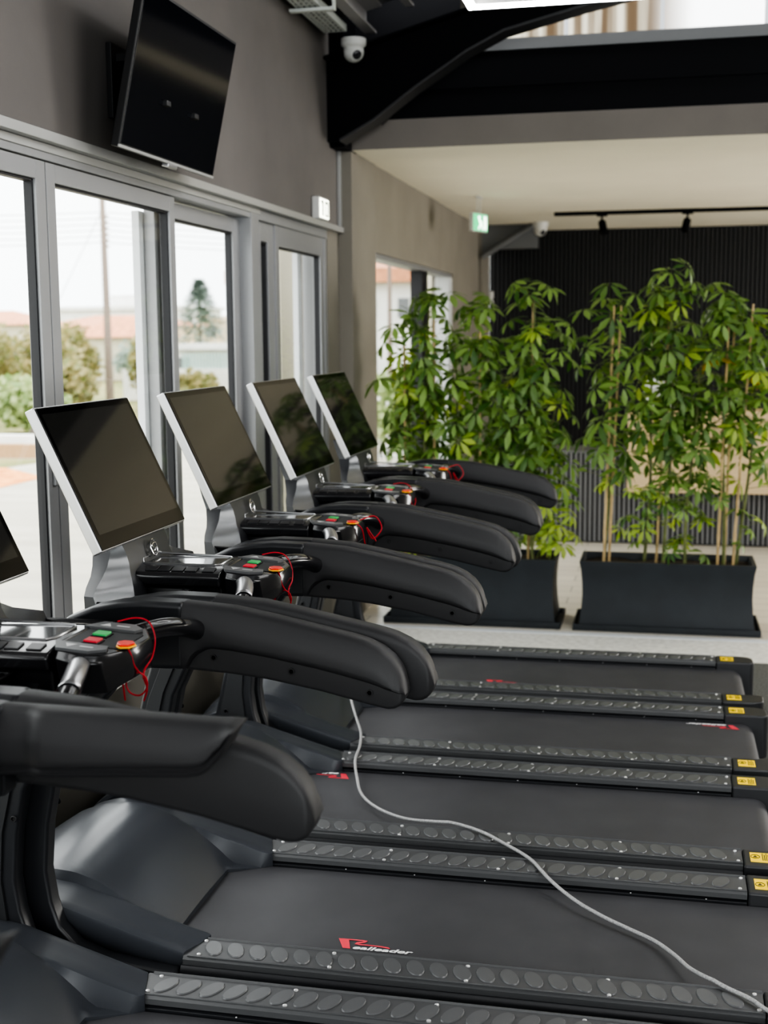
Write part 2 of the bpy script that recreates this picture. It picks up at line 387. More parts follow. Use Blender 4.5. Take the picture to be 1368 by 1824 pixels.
def make_treadmill(straight=False):
    t = empty('treadmill', (0, 0, 0), 'x', 'treadmill')
    # deck frame under the belt
    MB().box(-1.75, .33, -.25, .25, .055, .085, 'black').box(-1.80, -1.25, -.34, .34, .03, .12, 'black').build('deck_frame', t, .004)
    for sx in (-1.6, .2):
        for sy in (-.33, .33):
            b = MB(); b.lathe([(.03, 0), (.032, .006), (.028, .02), (.012, .024), (.012, .06)], (sx, sy, 0), 'black', 14); b.build('foot', t)
    # belt
    b = MB(); prof = []
    for k in range(13):
        a = PI / 2 - PI * k / 12; prof.append((.335 + .048 * math.cos(a), .137 + .048 * math.sin(a)))
    for k in range(7):
        a = -PI / 2 - PI * k / 6; prof.append((-1.36 + .048 * math.cos(a), .137 + .048 * math.sin(a)))
    b.prism(prof, -.272, .272, 'belt'); b.build('running_belt', t, .003, 2, 50)
    for s in (-1, 1):
        y0, y1 = sorted((s * .276, s * .390))
        # side skirt
        b = MB(); b.prism([(s * .394, .200), (s * .402, .188), (s * .402, .05), (s * .394, .035), (s * .30, .035), (s * .278, .05), (s * .276, .19), (s * .30, .203)], -1.166, .262, 'upright', 'x')
        for k in range(6): b.lathe([(.0026, 0), (.0022, .002)], (-.9 + k * .21, s * .2745, .192), 'screw', 8)
        b.build('side_skirt', t, .002)
        # foot rail with oval pads and screws
        b = MB(); cy = s * .333
        b.prism([(y0, .200), (y1, .200), (y1, .214), (y1 - .006, .221), (y0 + .006, .221), (y0, .214)], -1.162, .262, 'rail', 'x')
        b.prism([(s * .388, .2205), (s * .388, .2245), (s * .384, .2255), (s * .381, .2205)], -1.15, .262, 'rail', 'x')
        b.prism([(s * .281, .2205), (s * .281, .2240), (s * .284, .2250), (s * .287, .2205)], -1.15, .262, 'rail', 'x')
        for k in range(23):
            vs, fs = ellipse_pad(-1.098 + k * .0586, cy, s * (PI / 2 - .40)); b.add(vs, fs, 'pad')
        for k in range(5):
            for w in (.298, .371):
                sx = -1.131 + k * .3435 + (.006 if w > .3 else 0)
                b.lathe([(.0055, 0), (.0052, .003), (.003, .0042)], (sx, s * w, .2208), 'screw', 10)
        b.build('foot_rail', t, 0, 2, 35)
        # rear end cap
        b = MB(); ya, yb = s * .274, s * .404; M.setdefault('cap', mat('end_cap_plastic', (.030, .031, .034), .42, bump=.3, bscale=800, bdist=.0004))
        pl = [(.264, yb), (.385, yb), (.418, yb - s * .012), (.436, yb - s * .035), (.440, ya + s * .02), (.425, ya), (.264, ya)]
        b.prism(pl, .04, .222, 'cap', 'z')
        ec = b.build('end_cap', t, .008, 3)
        # inner hook of the cap closing the roller end
        b = MB(); x0 = .305; x1, y2 = .318, s * .322
        sx0, sx1 = .285, .345
        b.box(sx0, sx1, min(s * .302, s * .372), max(s * .302, s * .372), .2222, .2232, 'sticker')
        b.tube([(.300 + .013 * math.cos(q * PI / 8), cy + .013 * math.sin(q * PI / 8), .2236) for q in range(17)], .0011, 'ink', 4, False)
        b.prism([(.293, cy - .006), (.307, cy - .006), (.300, cy + .009)], .2232, .2238, 'ink', 'z')
        for k in range(4): b.box(.320 + k * .0055, .3225 + k * .0055, cy - .026, cy + .026 - .008 * (k % 2), .2232, .2237, 'ink')
        b.build('warning_sticker', ec)
        # small bolt heads along the inner skirt
    # motor cover
    hood_mesh().build('motor_cover', t, smooth=32, solid=.003)
    # uprights
    for s in (-1, 1):
        b = MB(); b.prism(UP, s * .374, s * .424, 'upright'); u = b.build('upright', t, .010, 3)
        b = MB(); b.prism(UP_PANEL, s * .366, s * .376, 'panel')
        for (sx, sz) in ((-1.56, .60), (-1.475, .79), (-1.61, .36), (-1.50, .60)):
            b.lathe([(.009, 0), (.009, -.003 * s), (.005, -.0035 * s), (.005, .001 * s)], (sx, s * .366, sz), 'black', 12, 'y')
        b.build('upright_panel', u, .004)
        # handrail
        h = arm_loft(s, straight).build('handrail', t, 0, smooth=50)
        # front fairing of the handrail, over the upright
        FR = [(-1.036, 1.163), (-1.141, 1.165), (-1.2, 1.160), (-1.264, 1.147), (-1.33, 1.120), (-1.375, 1.085), (-1.38, 1.05), (-1.30, 1.01), (-1.2, 1.0), (-1.036, 1.003)]
        b = MB(); b.prism(FR, s * .358, s * .4275, 'upright'); b.build('handrail_fairing', t, .014, 4)
    # neck that carries the monitor and flares into both handrails
    SEC = [(1.30, .150, .152, -1.425, -1.50), (1.25, .150, .155, -1.402, -1.485), (1.215, .145, .163, -1.385, -1.470), (1.185, .142, .200, -1.378, -1.455), (1.165, .150, .245, -1.372, -1.440), (1.148, .165, .305, -1.362, -1.425), (1.135, .185, .350, -1.350, -1.410), (1.08, .215, .357, -1.330, -1.405), (1.02, .22, .357, -1.315, -1.40)]
    b = MB(); rows = []; fl = [[], []]
    for (z, hf, hw, xf, xb) in SEC:
        g = xf - .036
        rows.append([(xf, -hf, z), (xf + .004, -hf * .5, z), (xf + .006, 0, z), (xf + .004, hf * .5, z), (xf, hf, z)])
        fl[0].append([(xf, hf, z), (g, hw, z)]); fl[1].append([(g, -hw, z), (xf, -hf, z)])
    b.grid(rows, 'upright')
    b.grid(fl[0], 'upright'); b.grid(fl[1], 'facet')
    b.grid([[(g[1][0], g[1][1], g[1][2]), (q[4] - .004, q[2] - .006, q[0]), (q[4] - .012, 0, q[0]), (q[4] - .004, -q[2] + .006, q[0]), (g2[0][0], g2[0][1], g2[0][2])] for g, g2, q in zip(fl[0], fl[1], SEC)], 'upright')
    nk = b.build('monitor_neck', t, 0, smooth=34)
    # emblem
    b = MB(); ring = [(0, .021 * math.cos(a * PI / 12), .023 * math.sin(a * PI / 12)) for a in range(25)]
    b.tube(ring, .0022, 'chrome', 8, False)
    b.tube(bez([(0, .018, .010), (0, .006, .012), (0, -.010, .007), (0, -.002, .001), (0, .009, -.005), (0, -.006, -.010), (0, -.018, -.008)], 5), .0020, 'chrome', 6)
    b.xf(Matrix.Translation((-1.366, 0, 1.206)) @ Matrix.Rotation(-.25, 4, 'Y')); b.build('emblem', nk)
    # monitor
    ang = math.atan2(.17, .36); H = .398; Wd = .29
    T = Matrix.Translation((-1.385, 0, 1.243)) @ Matrix.Rotation(-ang, 4, 'Y')
    b = MB(); b.box(-.030, -.002, -Wd, Wd, -.004, H + .004, 'silver'); b.xf(T); mo = b.build('monitor', t, .004, 3)
    b = MB(); b.box(-.003, .001, -Wd + .003, Wd - .003, 0, H, 'bezel'); b.xf(T); b.build('bezel', mo, .0015, 2)
    b = MB(); b.box(.0005, .0014, -Wd + .022, Wd - .022, .040, H - .018, 'screen'); b.xf(T); b.build('screen', mo)
    b = MB(); b.box(-.055, -.029, -.20, .20, .06, .32, 'black'); b.xf(T); b.build('monitor_back', mo, .012, 3)
    # console stalk
    b = MB()
    b.prism([(-.135, 1.150), (-.128, 1.160), (-.075, 1.171), (.075, 1.171), (.128, 1.160), (.135, 1.150), (.130, 1.128), (.112, 1.118), (.105, 1.045), (.085, 1.03), (-.085, 1.03), (-.105, 1.045), (-.112, 1.118), (-.130, 1.128)], -1.40, -1.130, 'gloss', 'x')
    cs = b.build('console_body', t, .006, 3)
    b = MB(); b.box(-1.37, -1.165, -.062, .062, 1.1705, 1.1725, 'lcd'); b.build('display_window', cs, .001)
    b = MB(); b.tube([(-1.37, -.066, 1.173), (-1.165, -.066, 1.173), (-1.155, -.05, 1.173), (-1.155, .05, 1.173), (-1.165, .066, 1.173), (-1.37, .066, 1.180), (-1.375, .055, 1.184), (-1.375, -.055, 1.184), (-1.37, -.066, 1.173)], .0028, 'silver', 6)
    b.build('display_rim', cs)
    for s in (-1, 1):
        b = MB()
        for k in range(5):
            x0 = -1.345 + k * .037 + (.012 if k == 4 else 0)
            st = len(b.v); b.box(x0, x0 + .033, -.015, .015, 0, .003, 'keydark')
            b.xf(Matrix.Translation((0, s * .102, 1.1655)) @ Matrix.Rotation(-s * .21, 4, 'X'), st)
        b.build('speed_keys', cs, .0015)
        # storage pocket beside the stalk
        b = MB(); rows = []
        for (z, y0, y1, x0, x1) in ((1.120, .118, .345, -1.385, -1.20), (1.115, .125, .34, -1.38, -1.215), (1.06, .13, .335, -1.375, -1.23), (1.04, .15, .32, -1.36, -1.25)):
            rows.append([(x0, s * y0, z), (x1, s * y0, z), (x1, s * y1, z), (x0, s * y1, z), (x0, s * y0, z)])
        b.grid(rows, 'black'); b.add(rows[-1][:-1], [(0, 1, 2, 3)], 'black'); b.build('storage_pocket', cs, 0, solid=.003)
        b = MB(); b.prism([(-1.235, 1.118), (-1.222, 1.112), (-1.205, 1.05), (-1.27, 1.05)], s * .115, s * .20, 'gloss'); b.build('pocket_fin', cs, .004, 3)
        # arch joining the console to the handrail below the stalk
        b = MB(); b.prism([(s * .10, 1.03), (s * .10, 1.10), (s * .20, 1.035), (s * .352, 1.03), (s * .352, 1.005), (s * .1, 1.005)], -1.38, -1.16, 'upright', 'x'); b.build('console_bridge', cs, .006)
    # control pod
    po = [(-1.150, .06), (-1.120, .122), (-1.055, .138), (-1.020, .122), (-.985, .055)]
    po = po + [(x, -y) for x, y in po[::-1]]
    b = MB(); n = len(po)
    low = [(x * 1 + .0, y * .80, 1.075 if x < -1.0 else 1.095) for x, y in po]
    mid = [(x, y, 1.150 - (x + 1.15) * .05) for x, y in po]; top = [(-1.07 + (x + 1.07) * .94, y * .94, 1.168 - (x + 1.15) * .07) for x, y in po]
    b.add(low + mid + top, [tuple(range(n)), tuple(range(2 * n, 3 * n))[::-1]] + [(k + j * n, k + (j + 1) * n, (k + 1) % n + (j + 1) * n, (k + 1) % n + j * n) for k in range(n) for j in (0, 1)], 'gloss')
    pod = b.build('control_pod', t, .004, 3)
    TP = Matrix.Translation((-1.07, 0, 1.1625)) @ Matrix.Rotation(.07, 4, 'Y')
    b = MB(); b.box(-.060, .062, -.062, .062, 0, .0012, 'key'); b.v = [tuple(TP @ Vector(v)) for v in b.v]; b.mats = ['panel']; b.build('control_panel', pod, .001)
    def onpod(name, mt, x0, x1, y0, y1, h, bv=.002):
        q = MB(); q.box(x0, x1, y0, y1, 0, h, mt); q.xf(TP); return q.build(name, pod, bv)
    onpod('button_seat', 'black', -.026, .010, -.054, -.014, .004); onpod('stop_button', 'red_btn', -.023, .007, -.050, -.018, .008)
    onpod('button_seat', 'black', -.032, .004, .002, .042, .004); onpod('start_button', 'green_btn', -.029, .001, .006, .038, .008)
    for s in (-1, 1):
        q = MB(); q.prism([(-.075, s * .066), (.04, s * .066), (.048, s * .092), (.02, s * .118), (-.05, s * .118)], 0, .006, 'key', 'z')
        q.prism([(-.045, s * .080), (-.020, s * .080), (-.032, s * .104)], .006, .0066, 'key_ink', 'z'); q.box(-.01, .018, min(s * .088, s * .094), max(s * .088, s * .094), .006, .0066, 'key_ink')
        q.xf(TP); q.build('side_keypad', pod, .0015)
        path = bez([(-1.075, s * .105, 1.128), (-1.055, s * .15, 1.138), (-1.030, s * .22, 1.136), (-1.010, s * .30, 1.120), (-1.000, s * .362, 1.100)], 6)
        if straight: continue
        q = MB(); q.tube(path, .022, 'gloss', 16, rr=[.024 - .004 * math.sin(PI * i / (len(path) - 1)) for i in range(len(path))]); hb = q.build('handlebar', pod, 0, smooth=60)
        # pulse sensor plate: upper half shell over the bar
        q = MB(); rows = []
        seg = path[5:17]
        for i, p in enumerate(seg):
            tn = (seg[min(i + 1, len(seg) - 1)] - seg[max(i - 1, 0)]).normalized(); sd = tn.cross(Vector((0, 0, 1))).normalized(); up = sd.cross(tn)
            rows.append([p + (sd * math.cos(a) + up * math.sin(a)) * .0225 for a in [PI * (.12 + .76 * k / 8) for k in range(9)]])
        q.grid(rows, 'silver' if s < 0 else 'gloss'); q.build('sensor_plate', hb, 0, smooth=180, solid=.001)
    return t
def copy_tree(o, parent=None):
    c = o.copy(); col.objects.link(c)
    if parent: c.parent = parent
    for ch in list(o.children): copy_tree(ch, c)
    return c
def place_logo(t, x, y, flip):
    # emblem with lettering printed on the belt
    Rm = MB()
    Rm.prism([(0, .052), (.028, .052), (.043, .002), (.023, .002)], 0, .0006, 'logo_red', 'z')
    cl = [(.010, .0490, .006), (.040, .0500, .006), (.066, .0505, .006), (.077, .0480, .008), (.072, .0430, .009), (.055, .0350, .009), (.052, .0300, .008), (.062, .0275, .006), (.090, .0275, .005), (.120, .0265, .006), (.140, .0230, .007), (.146, .0190, .003)]
    vs = []; fs = []
    for i, (px, py, wd) in enumerate(cl):
        q0 = cl[max(i - 1, 0)]; q1 = cl[min(i + 1, len(cl) - 1)]; dx, dy = q1[0] - q0[0], q1[1] - q0[1]; ll = math.hypot(dx, dy)
        vs += [(px - dy / ll * wd / 2, py + dx / ll * wd / 2, .0009), (px + dy / ll * wd / 2, py - dx / ll * wd / 2, .0009)]
        if i: fs.append((2 * i - 2, 2 * i - 1, 2 * i + 1, 2 * i))
    Rm.add(vs, fs, 'logo_red')
    v, f = text_mesh('ealleader', .030, .25, .0007)
    mx = max(p[0] for p in v)
    v = [(.047 + p[0] * .163 / mx, p[1] * .85 + .0, p[2] + .0014) for p in v]
    Rm.add(v, f, 'logo_white')
    o = Rm.build('logo', t, 0)
    o.location = (x, y, .1853); o.rotation_euler = (0, 0, PI if flip else 0)
    return o
DX = {-2: -.05, -1: -.05, 0: 0, 1: 0, 2: .012, 3: .012}
LAB = {-1: 'black treadmill whose monitor is cut off by the left edge, curved handrails, red cord',
       0: 'black treadmill with the largest fully visible monitor and an upright belt logo',
       1: 'black treadmill with the second full monitor, its belt logo upside-down beside the motor cover',
       2: 'black treadmill with the third full monitor, upside-down logo near its belt end',
       3: 'black treadmill farthest from the camera, next to the potted plants'}
GRP = 'treadmills in a row along the glass doors'
tm = {}
base = make_treadmill()
for k in (-1, 0, 1, 2, 3):
    o = base if k == -1 else copy_tree(base)
    o.location = (DX[k], C0 + k * PITCH, 0); o['label'] = LAB[k]; o['group'] = GRP; tm[k] = o
alt = make_treadmill(True); alt.location = (DX[-2], C0 - 2 * PITCH, 0)
alt['label'] = 'treadmill in the front left foreground with a straight slant-cut black handrail'; alt['group'] = GRP; tm[-2] = alt
place_logo(tm[0], -.815, -.197, False); place_logo(tm[3], -.79, -.165, False)
place_logo(tm[1], -1.085, .245, True); place_logo(tm[2], .32, .245, True)

# safety cords hanging from every pod
def safety_key(k, label, big=True):
    x0, y0 = DX[k], C0 + k * PITCH
    e = empty('safety_key', (x0 - 1.005, y0 - .045, 1.163), label, 'safety key', 'red safety keys on the treadmill consoles')
    b = MB(); P = [(-.018, .010), (-.008, .022), (.012, .020), (.022, .004), (.016, -.016), (0, -.020), (-.012, -.008)]
    b.prism([(x * 1.15, y * 1.15) for x, y in P], -.003, .001, 'clip_rim', 'z'); b.prism(P, .001, .0055, 'red_clip', 'z')
    b.build('clip', e, .002, 2)
    v = lambda x, y, z: (x, y, z)
    b = MB()
    # strand from clip over the far handle, and loops hanging in front
    if k % 2 == 0 or k == -1:
        b.tube(bez([(.010, -.01, .003), (.018, -.008, -.018), (.020, .0, -.040), (.026, .010, -.058)], 8), .0019, 'cord_red', 6)
        b.tube(bez([(-.085, .16, .010), (-.06, .20, .010), (-.030, .20, .002), (.000, .16, -.022), (.022, .09, -.045), (.030, .03, -.056), (.034, .012, -.070)], 8), .0019, 'cord_red', 6)
        b.tube(bez([(.026, .012, -.058), (.038, .015, -.070), (.040, .015, -.090), (.026, .012, -.106), (.006, .01, -.102), (-.003, .01, -.084), (.006, .012, -.065), (.026, .012, -.058)], 8), .0019, 'cord_red', 6)
        b.tube(bez([(-.004, -.03, -.022), (-.003, -.02, -.05), (-.001, -.01, -.08), (-.002, .0, -.115)], 6), .0019, 'cord_red', 6)
        b.tube(bez([(.034, .014, -.070), (.038, .02, -.095), (.030, .02, -.120)], 6), .0019, 'cord_red', 6)
    else:
        b.tube(bez([(.012, -.01, .004), (.035, .0, -.02), (.040, .02, -.07), (.050, .03, -.12)], 8), .0022, 'cord_red', 6)
        b.tube(bez([(.02, .04, .004), (.06, .09, .01), (.085, .08, -.03), (.06, .05, -.06), (.045, .03, -.02), (.07, .06, -.07)], 8), .0022, 'cord_red', 6)
    b.build('red_cord', e, 0)
    return e
SK = {-1: 'red safety clip and looped cord on the pod cut by the left edge',
      0: 'red safety clip and cord on the pod below the largest monitor',
      1: 'red safety clip and cord on the pod below the second full monitor',
      2: 'bunched red safety cord on the pod below the third full monitor',
      3: 'small red safety cord on the farthest treadmill beside the plants'}
for k in SK: safety_key(k, SK[k])

# grey braided cord across the decks
def deck_z(x, y):
    ly = (y - C0) % PITCH; ly = ly - PITCH if ly > PITCH / 2 else ly
    a = abs(ly)
    if a < .26 and x > -1.25: return .1935
    if a < .41: return .2275 if x > -1.14 else .262 + (-1.14 - x) * .2
    return .225
cp = [(-1.36, 5.30), (-1.30, 5.18), (-1.235, 4.98), (-1.175, 4.82), (-1.13, 4.70), (-1.10, 4.56), (-1.08, 4.40), (-1.04, 4.26), (-.99, 4.12), (-.91, 4.01), (-.80, 3.92), (-.69, 3.88), (-.60, 3.85), (-.52, 3.80), (-.45, 3.73),
      (-.36, 3.63), (-.30, 3.52), (-.22, 3.42), (-.14, 3.35), (-.06, 3.29), (.01, 3.23), (.06, 3.15), (.10, 3.06), (.16, 2.98), (.23, 2.92), (.27, 2.87), (.34, 2.82)]
dense = bez([(x, y, 0) for x, y in cp], 6)
zz = [deck_z(p.x, p.y) + .004 for p in dense]
for _ in range(160):
    zz = [max(deck_z(dense[i].x, dense[i].y) + .0035, (zz[max(i - 1, 0)] + zz[i] + zz[min(i + 1, len(zz) - 1)]) / 3) for i in range(len(zz))]
b = MB(); b.tube([(p.x, p.y, z + .001) for p, z in zip(dense, zz)], .0052, 'cord_grey', 8)
tag(b.build('power_cord', None, 0, smooth=180), 'grey braided cord snaking diagonally over the treadmill belts and foot rails', 'cord')

# ================================================================= ROOM SHELL
XW = -1.95
def sbox(name, x0, x1, y0, y1, z0, z1, mt, label=None, bevel=0):
    o = MB().box(x0, x1, y0, y1, z0, z1, mt).build(name, None, bevel); return struct(o, label)
sbox('floor', -2.1, 6, -4, 7.02, -.1, 0, 'rubber', 'dark speckled rubber gym floor')
sbox('trim_1', -2.1, 6, 7.02, 7.50, -.1, .0, 'terrazzo', 'speckled stone threshold strip')
sbox('trim_2', -2.1, 6, 7.50, 7.56, -.1, .004, 'frame_light', 'pale strip between stone and tile')
sbox('floor_reception', -2.1, 6, 7.56, 14.8, -.1, 0, 'floor2', 'pale plank tile floor of the reception')
sbox('wall_left', -2.15, XW, -4, 7.68, 2.41, 3.95, 'wall', 'dark taupe wall above the glass doors')
sbox('wall_left_reveal', -2.15, XW, 7.40, 7.68, 0, 2.41, 'wall2')
sbox('wall_left_end', -2.15, XW, -4, .2, 0, 2.41, 'wall')
sbox('trim_3', XW, XW + .035, -4, 7.69, 2.398, 2.432, 'trimgrey', 'metal ledge above the glass doors', .003)
sbox('trim_4', XW, XW + .022, 7.655, 7.690, 2.43, 3.5, 'trimgrey', 'vertical metal edge of the cladding', .003)
sbox('trim_19', -2.15, -1.862, 7.50, 7.80, 2.88, 3.95, 'steel_black', 'black steel post above the column')
sbox('trim_20', -1.95, -1.22, 7.80, 8.06, 3.44, 4.6, 'steel_black', 'dark upper wall beside the clerestory')
sbox('column', -2.15, -1.866, 7.68, 8.34, 0, 2.885, 'wall2', 'taupe column between gym and reception')
sbox('wall_left_lintel', -2.15, XW, 8.34, 12.0, 2.345, 3.0, 'wall2')
sbox('wall_left_far', -2.15, XW, 12.0, 13.72, 0, 3.0, 'wall2')
sbox('wall_left_pier', -2.15, -1.915, 13.72, 14.35, 0, 3.0, 'wall2')
sbox('ceiling_reception', -2.15, 6, 8.1, 14.8, 2.93, 3.03, 'ceil2', 'cream ceiling over the reception')
# soffit beam with its raked left end
b = MB(); b.prism([(-1.866, 2.885), (6, 2.885), (6, 3.055), (-1.70, 3.055), (-1.866, 2.975)], 7.68, 8.12, 'beam_conc')
o = struct(b.build('trim_5', None, .004), 'taupe painted concrete beam'); o.data.materials.append(M['ceil2'])
for p in o.data.polygons:
    if p.normal.z < -.9: p.material_index = len(o.data.materials) - 1
sbox('trim_6', -1.95, 6, 7.80, 8.06, 3.055, 3.44, 'steel_black', 'black steel beam')
sbox('trim_7', -1.4, 6, 7.78, 8.10, 3.44, 3.505, 'steel_grey', 'grey steel ledge under the clerestory')
sbox('trim_8', -1.95, 6, 7.785, 7.80, 3.235, 3.25, 'steel_black')
MBc = MB().box(-1.9, 6, 8.14, 8.15, 3.42, 5.6, 'clerestory'); struct(MBc.build('window_3', None), 'bright translucent ribbed clerestory')
for x in (-.62, -.05, .55, 1.4): sbox('trim_9', x - .012, x + .012, 8.11, 8.14, 3.5, 5.6, 'frame_light')
# rafter with haunch
b = MB(); b.prism([(-1.95, 3.36), (-1.64, 3.44), (-1.10, 3.585), (.5, 4.02), (4, 4.95), (4, 4.72), (.5, 3.79), (-.10, 3.645), (-.45, 3.575), (-.91, 3.465), (-1.12, 3.365), (-1.42, 3.18), (-1.66, 3.01), (-1.86, 2.905), (-1.95, 2.905)], 7.44, 7.47, 'steel_black')
def flange(pts, mt='conduit', t=.014):
    up = [(x, z + t) for x, z in pts]; b.prism(pts + up[::-1], 7.37, 7.54, mt if pts[0][1] < 3 else 'steel_black')
flange([(-1.86, 2.895), (-1.66, 3.0), (-1.42, 3.168), (-1.12, 3.353), (-.91, 3.453), (-.45, 3.563), (-.10, 3.633), (.5, 3.778), (4, 4.708)])
flange([(-1.95, 3.36), (-1.64, 3.44), (-1.10, 3.585), (.5, 4.02), (4, 4.95)])
struct(b.build('trim_10', None), 'black steel roof rafter with haunch')
# sloped roof
b = MB(); sl = .27
b.prism([(-2.2, 3.50), (6, 3.50 + sl * 8.2), (6, 3.56 + sl * 8.2), (-2.2, 3.56)], -4, 7.44, 'roofmetal')
struct(b.build('ceiling', None), 'dark sloped metal roof')
def purlin(x, w, h, z):
    bb = MB(); zz = z
    bb.prism([(x, zz), (x + w, zz + w * sl), (x + w, zz + w * sl - .012), (x + .012, zz - .012 + .012 * sl), (x + .012, zz - h), (x + w * .7, zz - h), (x + w * .7, zz - h - .012), (x, zz - h - .012)], -4, 7.44, 'purlin')
    struct(bb.build('trim_11', None), 'roof purlin')
purlin(-1.72, .10, .12, 3.50 + sl * .48); purlin(-1.48, .07, .05, 3.50 + sl * .72); purlin(-.45, .10, .12, 3.5 + sl * 1.75); purlin(.85, .10, .12, 3.5 + sl * 3.05)
# conduits glimpsed between rafter and beam
b = MB()
for k in range(4): b.tube([(-1.80 + k * .045, 7.60, 3.02), (-1.62 + k * .05, 7.60, 3.16 + .01 * k), (-1.72 + k * .05, 7.60, 3.36)], .014, 'conduit', 8)
struct(b.build('trim_12', None), 'dark conduits behind the rafter')
# shell beyond the frame
sbox('wall_right', 6, 6.1, -4, 14.8, 0, 5.8, 'wall2')
# back slatted wall
b = MB(); b.box(-1.95, 6, 14.62, 14.75, 0, 3.0, 'slat_back')
x = -1.92
while x < 3.6:
    b.box(x, x + .030, 14.60, 14.625, 0, 2.93, 'slat_black'); x += .048
struct(b.build('wall_back', None), 'black vertical slat wall behind the reception')
sbox('trim_13', -1.95, -1.54, 14.2, 14.6, 2.73, 2.93, 'beam_conc', 'small concrete stub beam')
b = MB(); b.box(-1.93, -1.32, 13.74, 13.78, 2.68, 2.93, 'steel_grey')
b.tube([(-1.91, 13.70, 2.60), (-1.32, 13.70, 2.95)], .035, 'steel_grey', 12); b.prism([(-1.93, 2.60), (-1.93, 2.93), (-1.34, 2.93)], 13.73, 13.75, 'steel_grey')
struct(b.build('trim_14', None), 'grey steel bracket with diagonal brace')

# ---------------------------------------------------------------- glass doors
sbox('trim_18', -1.995, XW + .012, .25, 7.352, 0, .50, 'plinth', 'low taupe plinth panel along the foot of the glass doors')
def pane_quad(g, x, y0, y1, z0, z1): g.add([(x, y0, z0), (x, y1, z0), (x, y1, z1), (x, y0, z1)], [(0, 1, 2, 3)], 'glass')
def sash(name, y0, y1, xf, z1, stile=.065, top=.06, bot=.09, x_t=.045, label=None, left=None, right=None):
    l = left or stile; r = right or stile
    b = MB(); b.box(xf - x_t, xf, y0, y0 + l, .01, z1, 'frame'); b.box(xf - x_t, xf, y1 - r, y1, .01, z1, 'frame')
    b.box(xf - x_t, xf, y0 + l, y1 - r, z1 - top, z1, 'frame'); b.box(xf - x_t, xf, y0 + l, y1 - r, .01, bot, 'frame')
    for (a, c) in ((y0 + l, y0 + l + .008), (y1 - r - .008, y1 - r)): b.box(xf - x_t + .005, xf - .010, a, c, bot, z1 - top, 'gasket')
    b.box(xf - x_t + .005, xf - .010, y0 + l, y1 - r, z1 - top - .008, z1 - top, 'gasket')
    o = struct(b.build(name, None, .002), label)
    g = MB(); pane_quad(g, xf - .024, y0 + l + .004, y1 - r - .004, bot, z1 - top - .004); g.build('pane', o)
    return o
# outer frame
b = MB(); b.box(-2.07, XW, .2, 7.40, 2.345, 2.398, 'frame'); b.box(-2.09, XW + .006, .2, 6.11, 2.37, 2.398, 'trimgrey'); b.box(-2.09, -1.955, .2, 7.4, 0, .012, 'frame')
b.box(-2.09, XW - .004, 7.352, 7.40, 0, 2.345, 'frame'); b.box(-2.09, XW, .2, .25, 0, 2.345, 'frame')
b.box(-2.08, XW + .004, 5.965, 6.085, 0, 2.372, 'frame'); b.box(-2.08, XW - .03, 6.085, 6.16, 0, 2.372, 'gasket')
struct(b.build('door_frame', None, .003), 'grey aluminium outer frame of the glass doors')
sash('door_1', 1.30, 2.585, XW, 2.34); sash('door_2', 2.59, 3.868, XW, 2.34, label='left sliding glass door')
d3 = sash('door_3', 3.874, 4.985, XW, 2.34, label='middle sliding glass door', right=.055, left=.062)
sash('door_4', 4.90, 5.965, XW - .055, 2.335, label='rear sliding glass door', right=.10, left=.09, top=.065)
d5 = sash('door_5', 6.165, 6.40, XW - .02, 2.35, label='narrow side light', left=.02, right=.10, top=.10)
d6 = sash('door_6', 6.40, 7.352, XW - .01, 2.35, label='hinged glass door', left=.06, right=.07, top=.11)
# light jamb faces seen through the glass
b = MB(); b.box(-2.085, -2.055, 4.86, 4.93, .05, 2.28, 'frame_light'); b.box(-2.10, -2.07, 7.18, 7.26, .05, 2.26, 'frame_light'); b.box(-2.10, -2.07, 6.22, 6.30, .05, 2.26, 'frame_light')
struct(b.build('trim_15', None), 'pale outer jamb faces')
for yy in (3.84, 3.905):
    b = MB(); b.box(XW, XW + .012, yy - .012, yy + .012, 1.30, 1.40, 'frame'); b.build('latch', d3, .003)
# reception window
b = MB(); b.box(-2.08, XW - .01, 8.34, 12.0, 2.31, 2.345, 'frame'); b.box(-2.07, XW - .02, 10.55, 10.80, 0, 2.31, 'gasket'); b.box(-2.08, XW - .005, 11.80, 12.0, 0, 2.31, 'frame_light'); b.box(-2.08, XW - .01, 8.34, 8.42, 0, 2.31, 'frame'); b.box(-2.08, XW - .01, 8.34, 12.0, 0, .06, 'frame')
w2 = struct(b.build('window_2', None, .003), 'tall reception window')
g = MB(); pane_quad(g, -2.027, 8.42, 10.55, .06, 2.31); g.build('pane', w2)
g = MB(); pane_quad(g, -2.027, 10.80, 11.80, .06, 2.31); g.build('pane', w2)

# ================================================================= THINGS IN THE ROOM
# television
tv = empty('television', (-1.8, 4.567, 2.414), 'flat black television tilted forward on the dark taupe wall above the doors', 'television')
A = math.atan2(.116, .524); T = Matrix.Rotation(A, 4, 'Y')
b = MB(); b.box(-.030, 0, -.46, .46, 0, .535, 'black'); b.xf(T); b.build('body', tv, .004, 2)
b = MB(); b.box(-.001, .002, -.450, .450, .014, .525, 'tv'); b.xf(T); b.build('screen', tv, .001)
b = MB(); b.box(-.004, .004, -.46, .46, 0, .010, 'trimgrey'); b.xf(T); b.build('lower_trim', tv, .002)
b = MB(); b.box(-.02, .008, -.03, .06, -.014, .001, 'silver'); b.xf(T); b.build('sensor', tv, .004, 2)
b = MB(); b.box(-.150, -.128, -.20, .20, .14, .40, 'black'); b.box(-.14, .06, -.16, -.12, .18, .20, 'black'); b.box(-.14, .06, .12, .16, .18, .20, 'black'); b.box(-.14, .02, -.16, .16, .34, .37, 'black')
b.build('wall_bracket', tv, .003)
